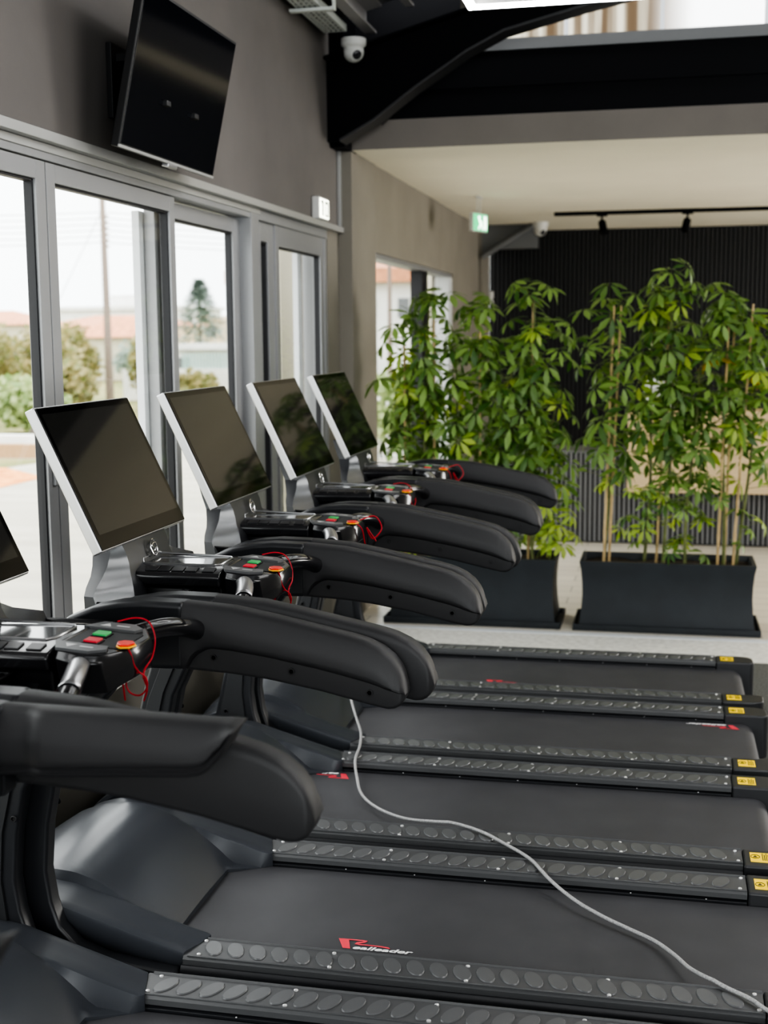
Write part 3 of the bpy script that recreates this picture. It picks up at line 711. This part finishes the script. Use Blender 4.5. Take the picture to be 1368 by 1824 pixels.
# wall exit light
e = empty('exit_light', (-1.93, 7.17, 2.434), 'small lit emergency exit box on the ledge at the end of the taupe wall', 'exit sign')
b = MB(); b.box(-.02, .025, -.10, .11, 0, .125, 'white_plastic'); b.build('housing', e, .008, 3)
b = MB(); b.box(.025, .027, -.09, .10, .010, .115, 'exit_warm'); b.build('panel', e)
b = MB(); b.box(.027, .028, -.045, -.015, .02, .105, 'exit_ink'); b.box(.027, .028, .020, .085, .02, .105, 'exit_ink'); b.box(.028, .0285, .034, .062, .03, .09, 'exit_warm'); b.box(.027, .028, -.065, -.015, .090, .105, 'exit_ink'); b.build('pictogram', e)
# hanging exit sign
e = empty('exit_sign', (-1.55, 10.9, 2.93), 'green and white running man exit sign hanging from the cream ceiling', 'exit sign')
b = MB(); b.tube([(0, -.08, 0), (0, -.09, -.12), (0, -.02, -.14)], .005, 'white_plastic', 6); b.tube([(0, .10, 0), (0, .09, -.14)], .005, 'white_plastic', 6); b.box(-.02, .02, -.10, .12, -.008, 0, 'white_plastic'); b.build('hanger', e)
b = MB(); b.box(-.018, .018, -.13, .13, -.29, -.14, 'white_plastic'); b.xf(Matrix.Rotation(-.35, 4, 'Z')); bd = b.build('housing', e, .004)
b = MB(); b.box(.018, .020, -.122, .122, -.283, -.147, 'exit_green'); b.xf(Matrix.Rotation(-.35, 4, 'Z')); b.build('panel', e)
b = MB()
for q in ([(-.05, -.17), (-.03, -.16), (.0, -.20), (-.02, -.21)], [(-.03, -.20), (.02, -.20), (.03, -.235), (-.01, -.23)], [(-.01, -.225), (.03, -.235), (.045, -.27), (.03, -.275)], [(-.01, -.225), (.005, -.24), (-.03, -.275), (-.045, -.265)], [(.055, -.16), (.105, -.16), (.105, -.27), (.055, -.27)]):
    b.prism([(y, z) for y, z in q], .020, .0215, 'exit_white', 'x')
b.lathe([(.011, 0), (.011, .0015)], (.020, -.015, -.172), 'exit_white', 12, 'x')
b.xf(Matrix.Rotation(-.35, 4, 'Z')); b.build('pictogram', e)
# security cameras
def camera_dome(loc, label, aim, s=1.):
    e = empty('security_camera', loc, label, 'security camera', 'white dome cameras')
    b = MB(); b.lathe([(.062 * s, 0), (.062 * s, -.03 * s), (.050 * s, -.042 * s)], (0, 0, 0), 'white_plastic', 24)
    if s < 1.2: b.box(-.03, .03, 0, .17, -.012, 0, 'white_plastic')
    b.build('mount', e)
    b = MB(); b.lathe([(.001, .05 * s), (.028 * s, .044 * s), (.046 * s, .022 * s), (.052 * s, 0), (.048 * s, -.020 * s), (.030 * s, -.042 * s), (.024 * s, -.046 * s)], (0, 0, 0), 'white_plastic', 24)
    b.xf(Matrix.Translation((0, 0, -.060 * s)) @ aim); b.build('ball', e, 0, smooth=60)
    b = MB(); b.lathe([(.025 * s, -.044 * s), (.020 * s, -.050 * s), (.008 * s, -.054 * s)], (0, 0, 0), 'dome', 20)
    b.xf(Matrix.Translation((0, 0, -.060 * s)) @ aim); b.build('lens', e)
    return e
aim = Vector((.55, -.75, -.5)).to_track_quat('-Z', 'Y').to_matrix().to_4x4()
camera_dome((-1.745, 7.27, 3.435), 'white dome camera under the dark sloped roof in the upper corner of the taupe wall', aim, 1.15)
camera_dome((-1.28, 13.55, 2.93), 'white dome camera on the cream ceiling before the black slat wall', aim, 1.3)
# cable tray
b = MB()
ty = -1.0
zt = 3.46
for k in range(2):
    b.box(-1.90 + k * .13, -1.897 + k * .13, -4, 7.2, zt, zt + .04, 'tray')
y = 3.0
b.box(-1.90, -1.767, -4, 3.0, zt, zt + .003, 'tray')
while y < 7.18:
    for j in range(5): b.box(-1.90 + j * .0285, -1.90 + j * .0285 + .017, y, y + .06, zt, zt + .003, 'tray')
    b.box(-1.90, -1.767, y + .048, y + .06, zt, zt + .0032, 'tray'); y += .06
struct(b.build('trim_16', None), 'perforated metal cable tray along the top of the wall')
b = MB(); b.box(-1.93, -1.70, 6.62, 6.66, 3.44, 3.455, 'tray'); b.box(-1.70, -1.69, 6.62, 6.66, 3.44, 3.60, 'tray'); struct(b.build('trim_17', None), 'cable tray hanger')
# square LED frame light
e = empty('pendant_light', (-.27, 5.18, 3.20), 'square white glowing LED frame light hanging below the roof', 'pendant light')
b = MB(); hw = .60
for (x0, x1, y0, y1) in ((-hw, hw, hw - .04, hw), (-hw, hw, -hw, -hw + .04), (-hw, -hw + .04, -hw + .04, hw - .04), (hw - .04, hw, -hw + .04, hw - .04)): b.box(x0, x1, y0, y1, .0, .05, 'white_plastic')
b.build('frame', e, .003)
b = MB()
for (x0, x1, y0, y1) in ((-hw + .004, hw - .004, hw - .036, hw - .004), (-hw + .004, hw - .004, -hw + .004, -hw + .036), (-hw + .004, -hw + .036, -hw + .04, hw - .04), (hw - .036, hw - .004, -hw + .04, hw - .04)): b.box(x0, x1, y0, y1, -.012, .0, 'led')
b.build('diffuser', e)
b = MB()
for sx in (-.58, .58):
    for sy in (-.58, .58):
        zr = 3.5 + sl * ((-.27 + sx) + 2.2) - 3.20
        b.tube([(sx, sy, .05), (sx, sy, zr)], .0015, 'trimgrey', 6)
b.build('suspension_wire', e)
# track light
e = empty('track_light', (0, 12.5, 2.93), 'black ceiling track with small spot heads before the slat wall', 'track light')
b = MB(); b.box(-1.05, 3.0, -.02, .02, -.035, 0, 'steel_black'); b.build('track', e, .002)
for x in (-.60, .19, 1.0):
    b = MB(); b.cyl((x, 0, -.035), (x, 0, -.10), .010, 'steel_black', 8); b.box(x - .05, x + .05, -.015, .015, -.05, -.035, 'steel_black')
    b.lathe([(.034, 0), (.036, -.01), (.036, -.12), (.030, -.125)], (0, 0, 0), 'steel_black', 18); n0 = len(b.v) - 4 * 18
    b.xf(Matrix.Translation((x, 0, -.10)) @ Matrix.Rotation(-.5, 4, 'X') @ Matrix.Rotation(.2 * (1 if x > 0 else -1), 4, 'Y'), n0); b.build('spot_head', e)
# white wall box by the slat wall
b = MB(); b.box(-1.915, -1.875, 14.30, 14.42, 2.12, 2.26, 'white_plastic'); b.box(-1.90, -1.87, 14.33, 14.39, 2.15, 2.19, 'dome')
tag(b.build('alarm_keypad', None, .01, 3), 'small white wall box beside the black slat wall', 'wall box')
# reception desk
e = empty('reception_desk', (0, 10.95, 0), 'reception desk with grey slatted front and pale oak upper box', 'desk')
b = MB(); b.box(-1.30, 3.2, .02, .55, 0, .775, 'slat_back')
b.build('carcass', e, .004)
b = MB(); x = -1.30
while x < 3.2:
    b.box(x, x + .024, 0, .022, .012, .775, 'slat_grey'); x += .041
b.build('slatted_front', e)
b = MB(); b.box(-.28, 3.2, -.14, .0, .46, 1.14, 'desk_wood'); b.box(-.28, 3.2, 0, .30, .776, 1.14, 'desk_wood'); b.build('oak_box', e, .004)
b = MB(); b.box(-1.31, -.28, .0, .56, .775, .79, 'slat_grey'); b.build('low_counter', e, .003)
b = MB(); b.box(-.16, .10, 11.10, 11.12, 1.141, 1.40, 'paper'); b.prism([(11.08, 1.1405), (11.18, 1.1405), (11.12, 1.24)], -.06, .0, 'white_plastic', 'x')
tag(b.build('display_board', None, .003), 'white board standing on the oak desk top behind the plants', 'board')
mt = empty('desk_monitor', (.34, 11.14, 1.1405), 'low dark monitor standing on the oak desk top', 'monitor')
b = MB(); b.box(-.24, .24, -.01, .02, .03, .17, 'black'); b.build('panel', mt, .004); b = MB(); b.lathe([(.07, 0), (.07, .008), (.015, .012), (.012, .05)], (0, .03, 0), 'black', 16); b.build('stand', mt)

# ---------------------------------------------------------------- planters and plants
def planter(cx, cy, label):
    e = empty('planter', (cx, cy, .035), label, 'planter', 'dark rectangular planters at the reception edge')
    W, D, H = .515, .19, .385
    rows = []
    lv = [(0, 1.0), (.03, .992), (.10, .975), (.18, .966), (.26, .970), (.33, .982), (.375, 1.0), (.385, 1.0)]
    def ring(w, d, z): return [(-w, -d, z), (0, -d, z), (w, -d, z), (w, 0, z), (w, d, z), (0, d, z), (-w, d, z), (-w, 0, z), (-w, -d, z)]
    for z, s in lv:
        k = (1 - s) * W; rows.append(ring(W - k, D - k, z))
    rows += [ring(W - .022, D - .022, .385), ring(W - .03, D - .03, .33)]
    b = MB(); b.grid(rows, 'planter'); b.add(rows[0][:-1], [tuple(range(8))[::-1]], 'planter'); b.build('body', e, 0, smooth=35)
    b = MB(); n = 14; rr = []
    for i in range(n + 1):
        rr.append([(-W + .028 + (2 * W - .056) * i / n, -D + .028 + (2 * D - .056) * j / 6, .345 + R.uniform(-.008, .012)) for j in range(7)])
    b.grid(rr, 'soil', flip=True); b.build('soil', e, 0, smooth=180)
    s = MB(); s.box(cx - .55, cx + .55, cy - .225, cy + .225, 0.0, .010, 'planter')
    for (x0, x1, y0, y1) in ((-.55, .55, -.225, -.213), (-.55, .55, .213, .225), (-.55, -.538, -.213, .213), (.538, .55, -.213, .213)): s.box(cx + x0, cx + x1, cy + y0, cy + y1, .010, .04, 'planter')
    s.box(cx - .5, cx + .5, cy - .17, cy + .17, .01, .035, 'planter')
    tag(s.build('saucer', None, .003), label.split(' planter')[0] + ' planter saucer tray', 'saucer')
    return e
PLR = (.045, 7.845); PLL = (-1.13, 7.85)
planter(*PLR, 'right anthracite rectangular planter below the taller plants')
planter(*PLL, 'left anthracite rectangular planter half hidden behind the handrails')
def leaflet(b, o, d, up, ln, wd, mt, droop):
    side = d.cross(up).normalized(); pts = []
    prof = [(.18, .05), (.40, .62), (.66, 1.0), (.88, .60), (1.0, .08)]
    for t, w in prof:
        c = o + d * (ln * t) - up * (droop * ln * t * t); pts.append((c - side * (wd * w / 2) + up * .10 * wd * w, c, c + side * (wd * w / 2) + up * .10 * wd * w))
    vs = [p for r in pts for p in r]; fs = []
    for i in range(4):
        for j in range(2): fs.append((i * 3 + j, i * 3 + j + 1, (i + 1) * 3 + j + 1, (i + 1) * 3 + j))
    b.add(vs, fs, mt)
def palmate(b, c, axis, size, mt, n=8):
    axis = axis.normalized(); u = axis.orthogonal().normalized(); w = axis.cross(u); a0 = R.uniform(0, 6)
    for k in range(n):
        a = a0 + 2 * PI * k / n * .93; d = (u * math.cos(a) + w * math.sin(a)) * math.cos(.25) - axis * math.sin(.12)
        leaflet(b, c, d.normalized(), axis, size * R.uniform(.8, 1.1), size * R.uniform(.27, .34), mt, R.uniform(.2, .6))
def plant(x, y, ztop, nleaf, label, lean=(0, 0), size=.122, spread=.18, low=.5, young=.12, gold=0):
    e = empty('umbrella_plant', (x, y, .38), label, 'plant', 'umbrella plants in the planters')
    H = ztop - .38; ph = R.uniform(0, 6)
    path = lambda t: Vector((lean[0] * t + .018 * math.sin(5 * t + ph), lean[1] * t + .018 * math.cos(4 * t + ph), H * t))
    st = MB(); st.tube([path(i / 14 * .985) - Vector((0, 0, .03 if i == 0 else 0)) for i in range(15)], .008, 'stem', 7, rr=[.011 - .006 * i / 14 for i in range(15)])
    fo = MB()
    nleaf = int(nleaf * .70)
    for i in range(nleaf):
        t = low + (1 - low) * (i + R.random()) / nleaf
        if R.random() < .12: t = R.uniform(.05, low)
        p = path(min(t, .99)); a = i * 2.4 + R.uniform(-.5, .5)
        rad = spread * R.uniform(.35, 1.15) * (1 if t < .85 else 1 - (t - .85) * 2.6)
        out = Vector((math.cos(a), math.sin(a), 0)); q = p + out * rad + Vector((0, 0, R.uniform(.0, .10) + (.06 if t > .9 else 0)))
        st.tube([p, p + out * rad * .5 + Vector((0, 0, (q.z - p.z) * .75)), q], .002, 'stem', 4, False)
        ax = (Vector((0, 0, 1)) + out * R.uniform(.2, 1.3) + Vector((R.uniform(-.3, .3), R.uniform(-.5, .1), 0)))
        m = 'leaf'
        if R.random() < young * (2.2 if t < .35 else .6): m = 'leaf_y'
        if gold and i in (nleaf // 2, nleaf // 3): m = 'leaf_gold'
        palmate(fo, q, ax, size * R.uniform(.75, 1.15) * (.75 if t < .35 else 1), m, R.choice((7, 8, 9)))
    st.build('stem', e, 0); fo.build('foliage', e, 0, smooth=180)
def cane(x, y, z, label, tx=0, ty=0):
    b = MB(); pts = []; rr = []
    n = 9
    for i in range(n):
        t = i / (n - 1); pts.append((tx * t, ty * t, z * t - .05 * (1 - t))); rr.append(.0085 - .002 * t)
        if 0 < i < n - 1:
            pts.append((tx * t, ty * t, z * t + .004)); rr.append(.0105 - .002 * t); pts.append((tx * t, ty * t, z * t + .010)); rr.append(.0085 - .002 * t)
    b.tube(pts, .008, 'cane', 8, rr=rr); o = b.build('bamboo_cane', None, 0, loc=(x, y, .385))
    tag(o, label, 'cane', 'bamboo canes supporting the plants')
# right planter
plant(-.33, 7.88, 1.97, 60, 'umbrella plant at the left end of the right planter, tied to two paired canes', (.03, 0), spread=.20, low=.25)
plant(-.10, 7.93, 1.88, 58, 'umbrella plant left of the middle of the right planter', (.06, 0), low=.15, young=.3)
plant(.04, 7.82, 2.03, 95, 'tallest umbrella plant, middle of the right planter', (.0, .0), spread=.19, low=.45)
plant(.16, 7.75, 1.58, 58, 'low dense umbrella plant right of the middle of the right planter', (.03, -.02), spread=.17, low=.25, young=.1)
plant(.36, 7.84, 1.97, 72, 'umbrella plant with a yellow leaf near the right end of the right planter', (.02, 0), spread=.19, low=.5, gold=1)
plant(.47, 7.92, 1.80, 62, 'umbrella plant at the far right end of the right planter', (.08, .0), spread=.18, low=.4)
cane(-.335, 7.83, 1.56, 'bamboo cane, left one of the pair at the left end of the right planter', .04); cane(-.305, 7.86, 1.56, 'bamboo cane, right of the pair at the left end of the right planter', .05)
cane(-.02, 7.90, 1.56, 'bamboo cane behind the tallest middle plant', .05); cane(.34, 7.80, 1.53, 'bamboo cane, leftmost of three at the right end', .03)
cane(.385, 7.88, 1.53, 'bamboo cane, middle of three at the right end', .02); cane(.43, 7.82, 1.56, 'leaning bamboo cane, rightmost of three at the right end', .075)
# left planter
plant(-1.42, 7.80, 1.97, 85, 'umbrella plant left of the window post in the left planter', (-.02, 0), spread=.18, low=.3)
plant(-1.30, 7.92, 1.72, 60, 'shorter umbrella plant second from left in the left planter', (.03, 0), low=.2)
plant(-1.12, 7.86, 1.90, 80, 'umbrella plant climbing the brown cane in the middle of the left planter', (.0, 0), spread=.18, low=.3)
plant(-.92, 7.88, 1.68, 75, 'dense dark umbrella plant right of the middle cane', (.02, 0), spread=.18, low=.15)
plant(-.76, 7.80, 2.02, 90, 'tallest umbrella plant of the left planter, at its right end', (-.03, 0), spread=.21, low=.35)
plant(-.68, 7.86, 1.35, 50, 'low umbrella plant spilling over the right end of the left planter', (.03, -.05), spread=.15, low=.1, young=.35)
plant(-1.56, 7.84, 1.80, 62, 'pale umbrella plant at the left end of the left planter', (-.02, 0), low=.2, young=.5)
cane(-1.39, 7.84, 1.50, 'bamboo cane left of the window post'); cane(-1.10, 7.82, 1.52, 'brown bamboo cane in the middle of the left planter'); cane(-.80, 7.84, 1.58, 'bamboo cane at the right end of the left planter', .02); cane(-1.57, 7.80, 1.33, 'short bamboo cane at the left end of the left planter')

# ================================================================= OUTSIDE
GZ = -.10
def ground(name, pts, z, mt, label, kind='structure'):
    b = MB(); b.add([(x, y, z) for x, y in pts], [tuple(range(len(pts)))], mt); o = b.build(name, None)
    o['kind'] = kind; o['label'] = label; return o
ground('ground_paving', [(-60, -20), (-2.15, -20), (-2.15, 23), (-60, 23)], GZ, 'pave', 'pale concrete yard outside the doors')
ground('ground_road', [(-2.15, 14.9), (30, 14.9), (30, 23), (-2.15, 23)], GZ, 'pave', 'pale concrete road')
ground('ground_field', [(-120, 23), (60, 23), (60, 160), (-120, 160)], GZ - .02, 'grass', 'rough grass field')
ground('ground_soil', [(-40, 17.0), (-9.4, 17.0), (-8.2, 15.9), (-8.2, 14.5), (-40, 10.5)], GZ + .004, 'orange_soil', 'strip of orange soil in the yard')
ground('ground_verge', [(-40, 17.0), (-9.4, 17.0), (-9.2, 18.2), (-40, 19.2)], GZ + .006, 'grass', 'thin green verge')
def obox(name, boxes, label, cat, group=None):
    b = MB()
    for q in boxes: b.box(*q)
    o = b.build(name, None); return tag(o, label, cat, group)
obox('timber_edging', [(-20, -9.6, 18.4, 18.6, GZ, .12, 'timber'), (-20, -10.0, 18.9, 19.2, GZ, .22, 'ext_white')], 'low timber and white edging beyond the orange soil', 'edging')
def shrub(name, c, r, n, s, mt, label, group, trunk=0, cat='bush'):
    e = empty(name, (c[0], c[1], GZ), label, cat, group)
    b = MB()
    blobs = [(Vector((R.uniform(-.5, .5) * r[0], R.uniform(-.5, .5) * r[1], c[2] - GZ + R.uniform(-.35, .35) * r[2])), R.uniform(.4, .75)) for _ in range(9)]
    for i in range(n):
        bc, br = R.choice(blobs); v = Vector((R.gauss(0, 1), R.gauss(0, 1), R.gauss(0, 1))).normalized() * (R.random() ** .4)
        p = bc + Vector((v.x * r[0] * br, v.y * r[1] * br, v.z * r[2] * br))
        if p.z < .02: p.z = R.uniform(.02, .3)
        d = Vector((R.gauss(0, 1), R.gauss(0, 1), R.gauss(0, 1))).normalized(); w = d.orthogonal().normalized() * s * .5; d *= s
        b.add([p, p + d * .5 + w, p + d, p + d * .5 - w], [(0, 1, 2, 3)], mt)
    b.build('foliage', e, 0, smooth=180)
    st = MB(); st.tube([(0, 0, 0), (.05, 0, (c[2] - GZ) * .5), (0, .05, (c[2] - GZ))], .06, 'wood_pole', 7, rr=[.07 + trunk, .05 + trunk * .7, .02]); st.build('trunk', e)
G1 = 'bushes across the yard'
bl = [((-17.6, 31, 1.1), (1.2, .9, 1.1), 'bush', 'brownish bush seen through the left door'), ((-15.1, 29.8, 1.1), (.85, .8, 1.25), 'bush', 'brown and green bush left of the utility pole'), ((-20.6, 32.5, 1.0), (1.2, 1.0, 1.1), 'bush', 'brown bush at the left edge of the yard'),
      ((-12.4, 23.6, .45), (.8, .6, .55), 'bush_g', 'tall green grass clump behind the soil strip'), ((-14.9, 25, .55), (1.0, .7, .70), 'bush_g', 'tall green grass clump at the left edge'), ((-10.6, 28.5, .25), (1.3, .6, .4), 'bush', 'low brown bush before the white yard wall'),
      ((-19.2, 35.2, 1.1), (1.1, .8, 1.2), 'bush', 'tall brown bush second from the left edge of the yard'), ((-16.3, 33.6, 1.3), (1.0, .7, 1.3), 'bush', 'tall bush rising behind the utility pole bushes'), ((-14.0, 28.3, .6), (.8, .6, .8), 'bush', 'low brown bush in front of the utility pole bushes'), ((-11.9, 31.0, .5), (.9, .6, .6), 'bush', 'brownish bush in front of the pale shed'), ((-18.3, 29.3, .8), (.8, .6, .9), 'bush_g', 'green bush in front of the brown bushes at the left'),
      ((-9.2, 25.6, .3), (.8, .6, .45), 'bush_g', 'low green bush behind the third door'), ((-13.1, 31.2, 1.2), (.7, .7, 1.1), 'bush', 'green bush beside the utility pole')]
for c, r, m, lb in bl: shrub('bush', c, r, 1500, .16, m, lb, G1)
shrub('tree', (-17.0, 28.2, 3.3), (1.3, 1.0, 1.5), 1700, .15, 'bush', 'pale olive tree at the left edge of the yard', 'trees outside', .05, 'tree')
e = empty('conifer_tree', (-18.6, 50, GZ), 'blue green conical tree behind the white yard wall', 'tree')
b = MB()
for i in range(2200):
    t = R.random() ** .8; h = .6 + 3.6 * t; rad = (1 - t) * 2.1 * math.sqrt(R.random()); a = R.uniform(0, 2 * PI)
    p = Vector((rad * math.cos(a), rad * math.sin(a), h)); d = Vector((math.cos(a), math.sin(a), R.uniform(-.5, .3))) * .3; w = Vector((-math.sin(a), math.cos(a), 0)) * .09
    b.add([p, p + d * .5 + w, p + d, p + d * .5 - w], [(0, 1, 2, 3)], 'conifer')
b.build('foliage', e, 0, smooth=180); MB().tube([(0, 0, 0), (0, 0, 4.0)], .1, 'wood_pole', 8, rr=[.12, .02]).build('trunk', e)
for c, r, lb in (((-21.9, 51.5, .8), (1.2, 1.0, .9), 'dark bush left of the conical tree'), ((-15.6, 52, .9), (1.4, 1.0, 1.0), 'dark bush right of the conical tree'), ((-7.6, 28.6, .6), (.9, .7, .8), 'green bush beside the end of the teal fence')):
    shrub('bush', c, r, 1100, .2, 'conifer' if c[1] > 40 else 'bush_g', lb, G1)
# yard wall with teal fence
e = empty('yard_wall', (-14, 36, GZ), 'white low wall with a teal slatted fence beyond the yard', 'wall')
MB().box(-1.9, 3.2, 0, .2, 0, .95, 'ext_white').build('masonry', e); b = MB(); x = 0.0
while x < 3.2: b.box(x, x + .06, .05, .1, .95, 1.40, 'ext_teal'); x += .1
b.build('fence_panel', e)
e = empty('shed', (-15.2, 37.5, GZ), 'small pale shed with a flat white roof beyond the yard', 'shed')
MB().box(-.6, 2.2, 0, 1.5, 0, 1.5, 'ext_white').box(.4, .9, -.02, 0, .7, 1.25, 'ext_dark').build('walls', e); MB().box(.5, 3.8, -.4, 1.6, 1.5, 1.68, 'ext_white').build('roof', e)
e = empty('greenhouse', (-12.4, 41, GZ), 'long low pale roofed building behind the teal fence', 'building')
MB().box(-1.4, 3.0, 0, 2, 0, 1.55, 'ext_white').build('walls', e); MB().prism([(-1.6, 1.55), (3.2, 1.55), (2.8, 1.85), (-1.4, 1.85)], -.2, 2.2, 'frame_light').build('roof', e)
def house(x, y, w, d, h, roof, label, wall='ext_cream', nwin=4, hip=1.0):
    e = empty('house', (x, y, GZ), label, 'building', 'distant houses')
    MB().box(-w / 2, w / 2, 0, d, 0, h, wall).build('walls', e)
    if roof:
        b = MB(); v = [(-w / 2 - .3, -.3, h), (w / 2 + .3, -.3, h), (w / 2 + .3, d + .3, h), (-w / 2 - .3, d + .3, h), (-w / 4, d / 2, h + hip), (w / 4, d / 2, h + hip)]
        b.add(v, [(0, 1, 5, 4), (1, 2, 5), (2, 3, 4, 5), (3, 0, 4), (0, 3, 2, 1)], 'ext_roof'); b.build('roof', e)
    else: MB().box(-w / 2 - .2, w / 2 + .2, -.2, d + .2, h, h + .25, wall).box(-w / 6, w / 6, d * .3, d * .7, h + .25, h + 1.0, wall).build('roof', e)
    for k in range(nwin):
        cx = -w / 2 + w * (k + .5) / nwin
        for lv in range(max(1, int(h // 1.4))): MB().box(cx - .3, cx + .3, -.03, 0, .55 + lv * 1.3, 1.25 + lv * 1.3, 'ext_dark').build('window', e)
house(-27.6, 60, 6.5, 6, 2.45, True, 'cream house with a long orange roof behind the brown bushes', nwin=4, hip=.6)
house(-24.0, 53, 3.0, 4, 1.9, True, 'small beige house with a pointed roof right of the utility pole', 'ext_beige', 2, .9)
house(-33.5, 76, 9, 6, 3.6, False, 'pale flat roofed apartment block above the orange roof', 'ext_white', 6)
house(-23.5, 70, 5, 6, 2.8, False, 'cream building right of the conical tree', 'ext_cream', 4)
house(-17.5, 60, 4, 5, 2.2, True, 'cream house with terracotta roof right of the conical tree', 'ext_cream', 3, .5)
house(-37, 62, 8, 6, 2.6, True, 'orange roofed house at the far left', 'ext_beige', 4, .8)
# white building with terracotta band seen through the reception window
e = empty('house', (-7.2, 30, GZ), 'white building with a terracotta roof edge seen through the reception window', 'building', 'distant houses')
MB().box(-3.0, 2.0, 0, 6, 0, 3.15, 'ext_white').build('walls', e); MB().prism([(-.3, 3.13), (-.3, 3.45), (3.2, 4.0), (6.2, 3.45), (6.2, 3.13)], -3.2, 2.2, 'ext_roof', 'x').build('roof', e)
for (a, c) in ((.35, 2.3), (1.15, 2.3), (.35, 1.0), (-1.0, 2.3)): MB().box(a - .13, a + .13, -.04, 0, c, c + .45, 'ext_dark').build('window', e)
# utility pole with wires
e = empty('utility_pole', (-15.88, 35, GZ), 'tall thin brown utility pole outside the middle door', 'pole')
b = MB(); b.tube([(0, 0, 0), (0, 0, 3), (-.02, 0, 6.2)], .1, 'wood_pole', 10, rr=[.13, .105, .08]); b.build('mast', e)
b = MB()
for k in range(6): b.tube([(-.02, 0, 5.35 - k * .17), (.16, 0, 5.35 - k * .17)], .03, 'wood_pole', 6)
b.build('insulators', e)
b = MB()
for k in range(6):
    z0 = 5.47 - k * .17
    for (dx, dy, dz) in ((-14, -6, .4), (16, 6, -.1)):
        b.tube([(dx * t, dy * t, z0 + dz * t - 1.3 * t * (1 - t)) for t in [i / 14 for i in range(15)]], .014, 'wire', 4, False)
b.tube([(0, 0, 5.6), (-3.2, 0, .0)], .010, 'wire', 4); b.build('overhead_wire', e)
e = empty('street_lamp', (-4.26, 20, GZ), 'thin street lamp post outside the reception window', 'lamp post')
MB().tube([(0, 0, 0), (0, 0, 3.4)], .04, 'wood_pole', 8, rr=[.045, .03]).build('post', e); MB().tube(bez([(0, 0, 3.38), (.3, 0, 3.55), (.7, 0, 3.5)], 5), .025, 'frame', 6).box(.55, .95, -.06, .06, 3.45, 3.50, 'frame').build('lamp_arm', e)
# white garden railing
e = empty('railing', (-3.6, 18, GZ), 'white slatted railing outside the reception window', 'railing')
b = MB(); b.box(-.5, .75, 0, .05, .95, 1.0, 'ext_white'); b.box(-.5, .75, 0, .05, .12, .17, 'ext_white')
for k in range(7): b.box(-.5 + k * .2, -.46 + k * .2, 0, .04, 0, 1.0, 'ext_white')
b.build('rails', e)
shrub('bush', (-2.95, 15.6, .85), (.55, .4, 1.0), 1100, .12, 'bush_g', 'pale green shrub standing in for plants reflected in the reception window', G1)  # pale shrub imitates the plants' reflection in the window glass
shrub('bush', (-4.6, 22, .6), (.8, .5, .8), 900, .12, 'bush_g', 'green shrub behind the white railing', G1)
obox('masonry_pier', [(-3.45, -3.2, 10.55, 13.0, GZ, 4.2, 'ext_beige')], 'beige rendered pier outside the hinged glass door', 'pier')
obox('masonry_pier', [(-3.5, -3.2, 17.9, 19.4, GZ, 4.2, 'ext_beige')], 'beige rendered pier outside the far end of the reception window', 'pier')

# ================================================================= CAMERA
f = 2270.
yaw, pitch, roll = .21555, .13764, -.00819
cy, sy, cpi, spi = math.cos(yaw), math.sin(yaw), math.cos(pitch), math.sin(pitch)
F = Vector((-sy * cpi, cy * cpi, -spi)); Rt = Vector((cy, sy, 0)); Up = Rt.cross(F)
r2 = Rt * math.cos(roll) + Up * math.sin(roll); u2 = Up * math.cos(roll) - Rt * math.sin(roll)
cd = bpy.data.cameras.new('camera'); cam = bpy.data.objects.new('camera', cd); col.objects.link(cam)
mw = Matrix((r2, u2, -F)).transposed().to_4x4(); mw.translation = (0, 0, 1.78); cam.matrix_world = mw
cd.sensor_fit = 'VERTICAL'; cd.sensor_height = 24; cd.sensor_width = 18; cd.lens = f / 1824 * 24
cd.clip_start = .05; cd.clip_end = 500
cd.dof.use_dof = True; cd.dof.focus_distance = 3.35; cd.dof.aperture_fstop = (cd.lens / 1000) / .013
scn.camera = cam

# ================================================================= LIGHT
w = bpy.data.worlds.new('world'); scn.world = w; w.use_nodes = True; nt = w.node_tree
bg = nt.nodes['Background']; L = nt.links.new
tc = nt.nodes.new('ShaderNodeTexCoord'); sp = nt.nodes.new('ShaderNodeSeparateXYZ'); L(tc.outputs['Generated'], sp.inputs[0])
rp = nt.nodes.new('ShaderNodeValToRGB'); rp.color_ramp.elements[0].position = 0; rp.color_ramp.elements[0].color = (.80, .84, .85, 1)
rp.color_ramp.elements[1].position = .5; rp.color_ramp.elements[1].color = (1, 1, 1, 1)
L(sp.outputs[2], rp.inputs[0]); L(rp.outputs[0], bg.inputs[0]); bg.inputs[1].default_value = 2.3
def area(name, loc, size, energy, direction, colr=(1, 1, 1), sy=None):
    l = bpy.data.lights.new(name, 'AREA'); l.energy = energy; l.size = size; l.color = colr
    if sy: l.shape = 'RECTANGLE'; l.size_y = sy
    o = bpy.data.objects.new(name, l); col.objects.link(o); o.location = loc; o.rotation_euler = Vector(direction).to_track_quat('-Z', 'Y').to_euler()
    return o
area('reception_side_fill', (5.8, 11.0, 1.35), 2.3, 300, (-1, 0, -.12), (1, .98, .94), 6.0)  # fill light added to brighten the reception, no window behind it
area('gym_overhead_fill', (2.4, 3.4, 4.3), 3.0, 130, (-.25, .05, -1), (1, .99, .97), 5.0)  # unseen overhead fill added below the closed roof
scn.view_settings.view_transform = 'AgX'
scn.view_settings.look = 'AgX - High Contrast'
scn.view_settings.exposure = 1.0
scn.cycles.use_denoising = True
scn.cycles.max_bounces = 8
scn.cycles.sample_clamp_indirect = 4
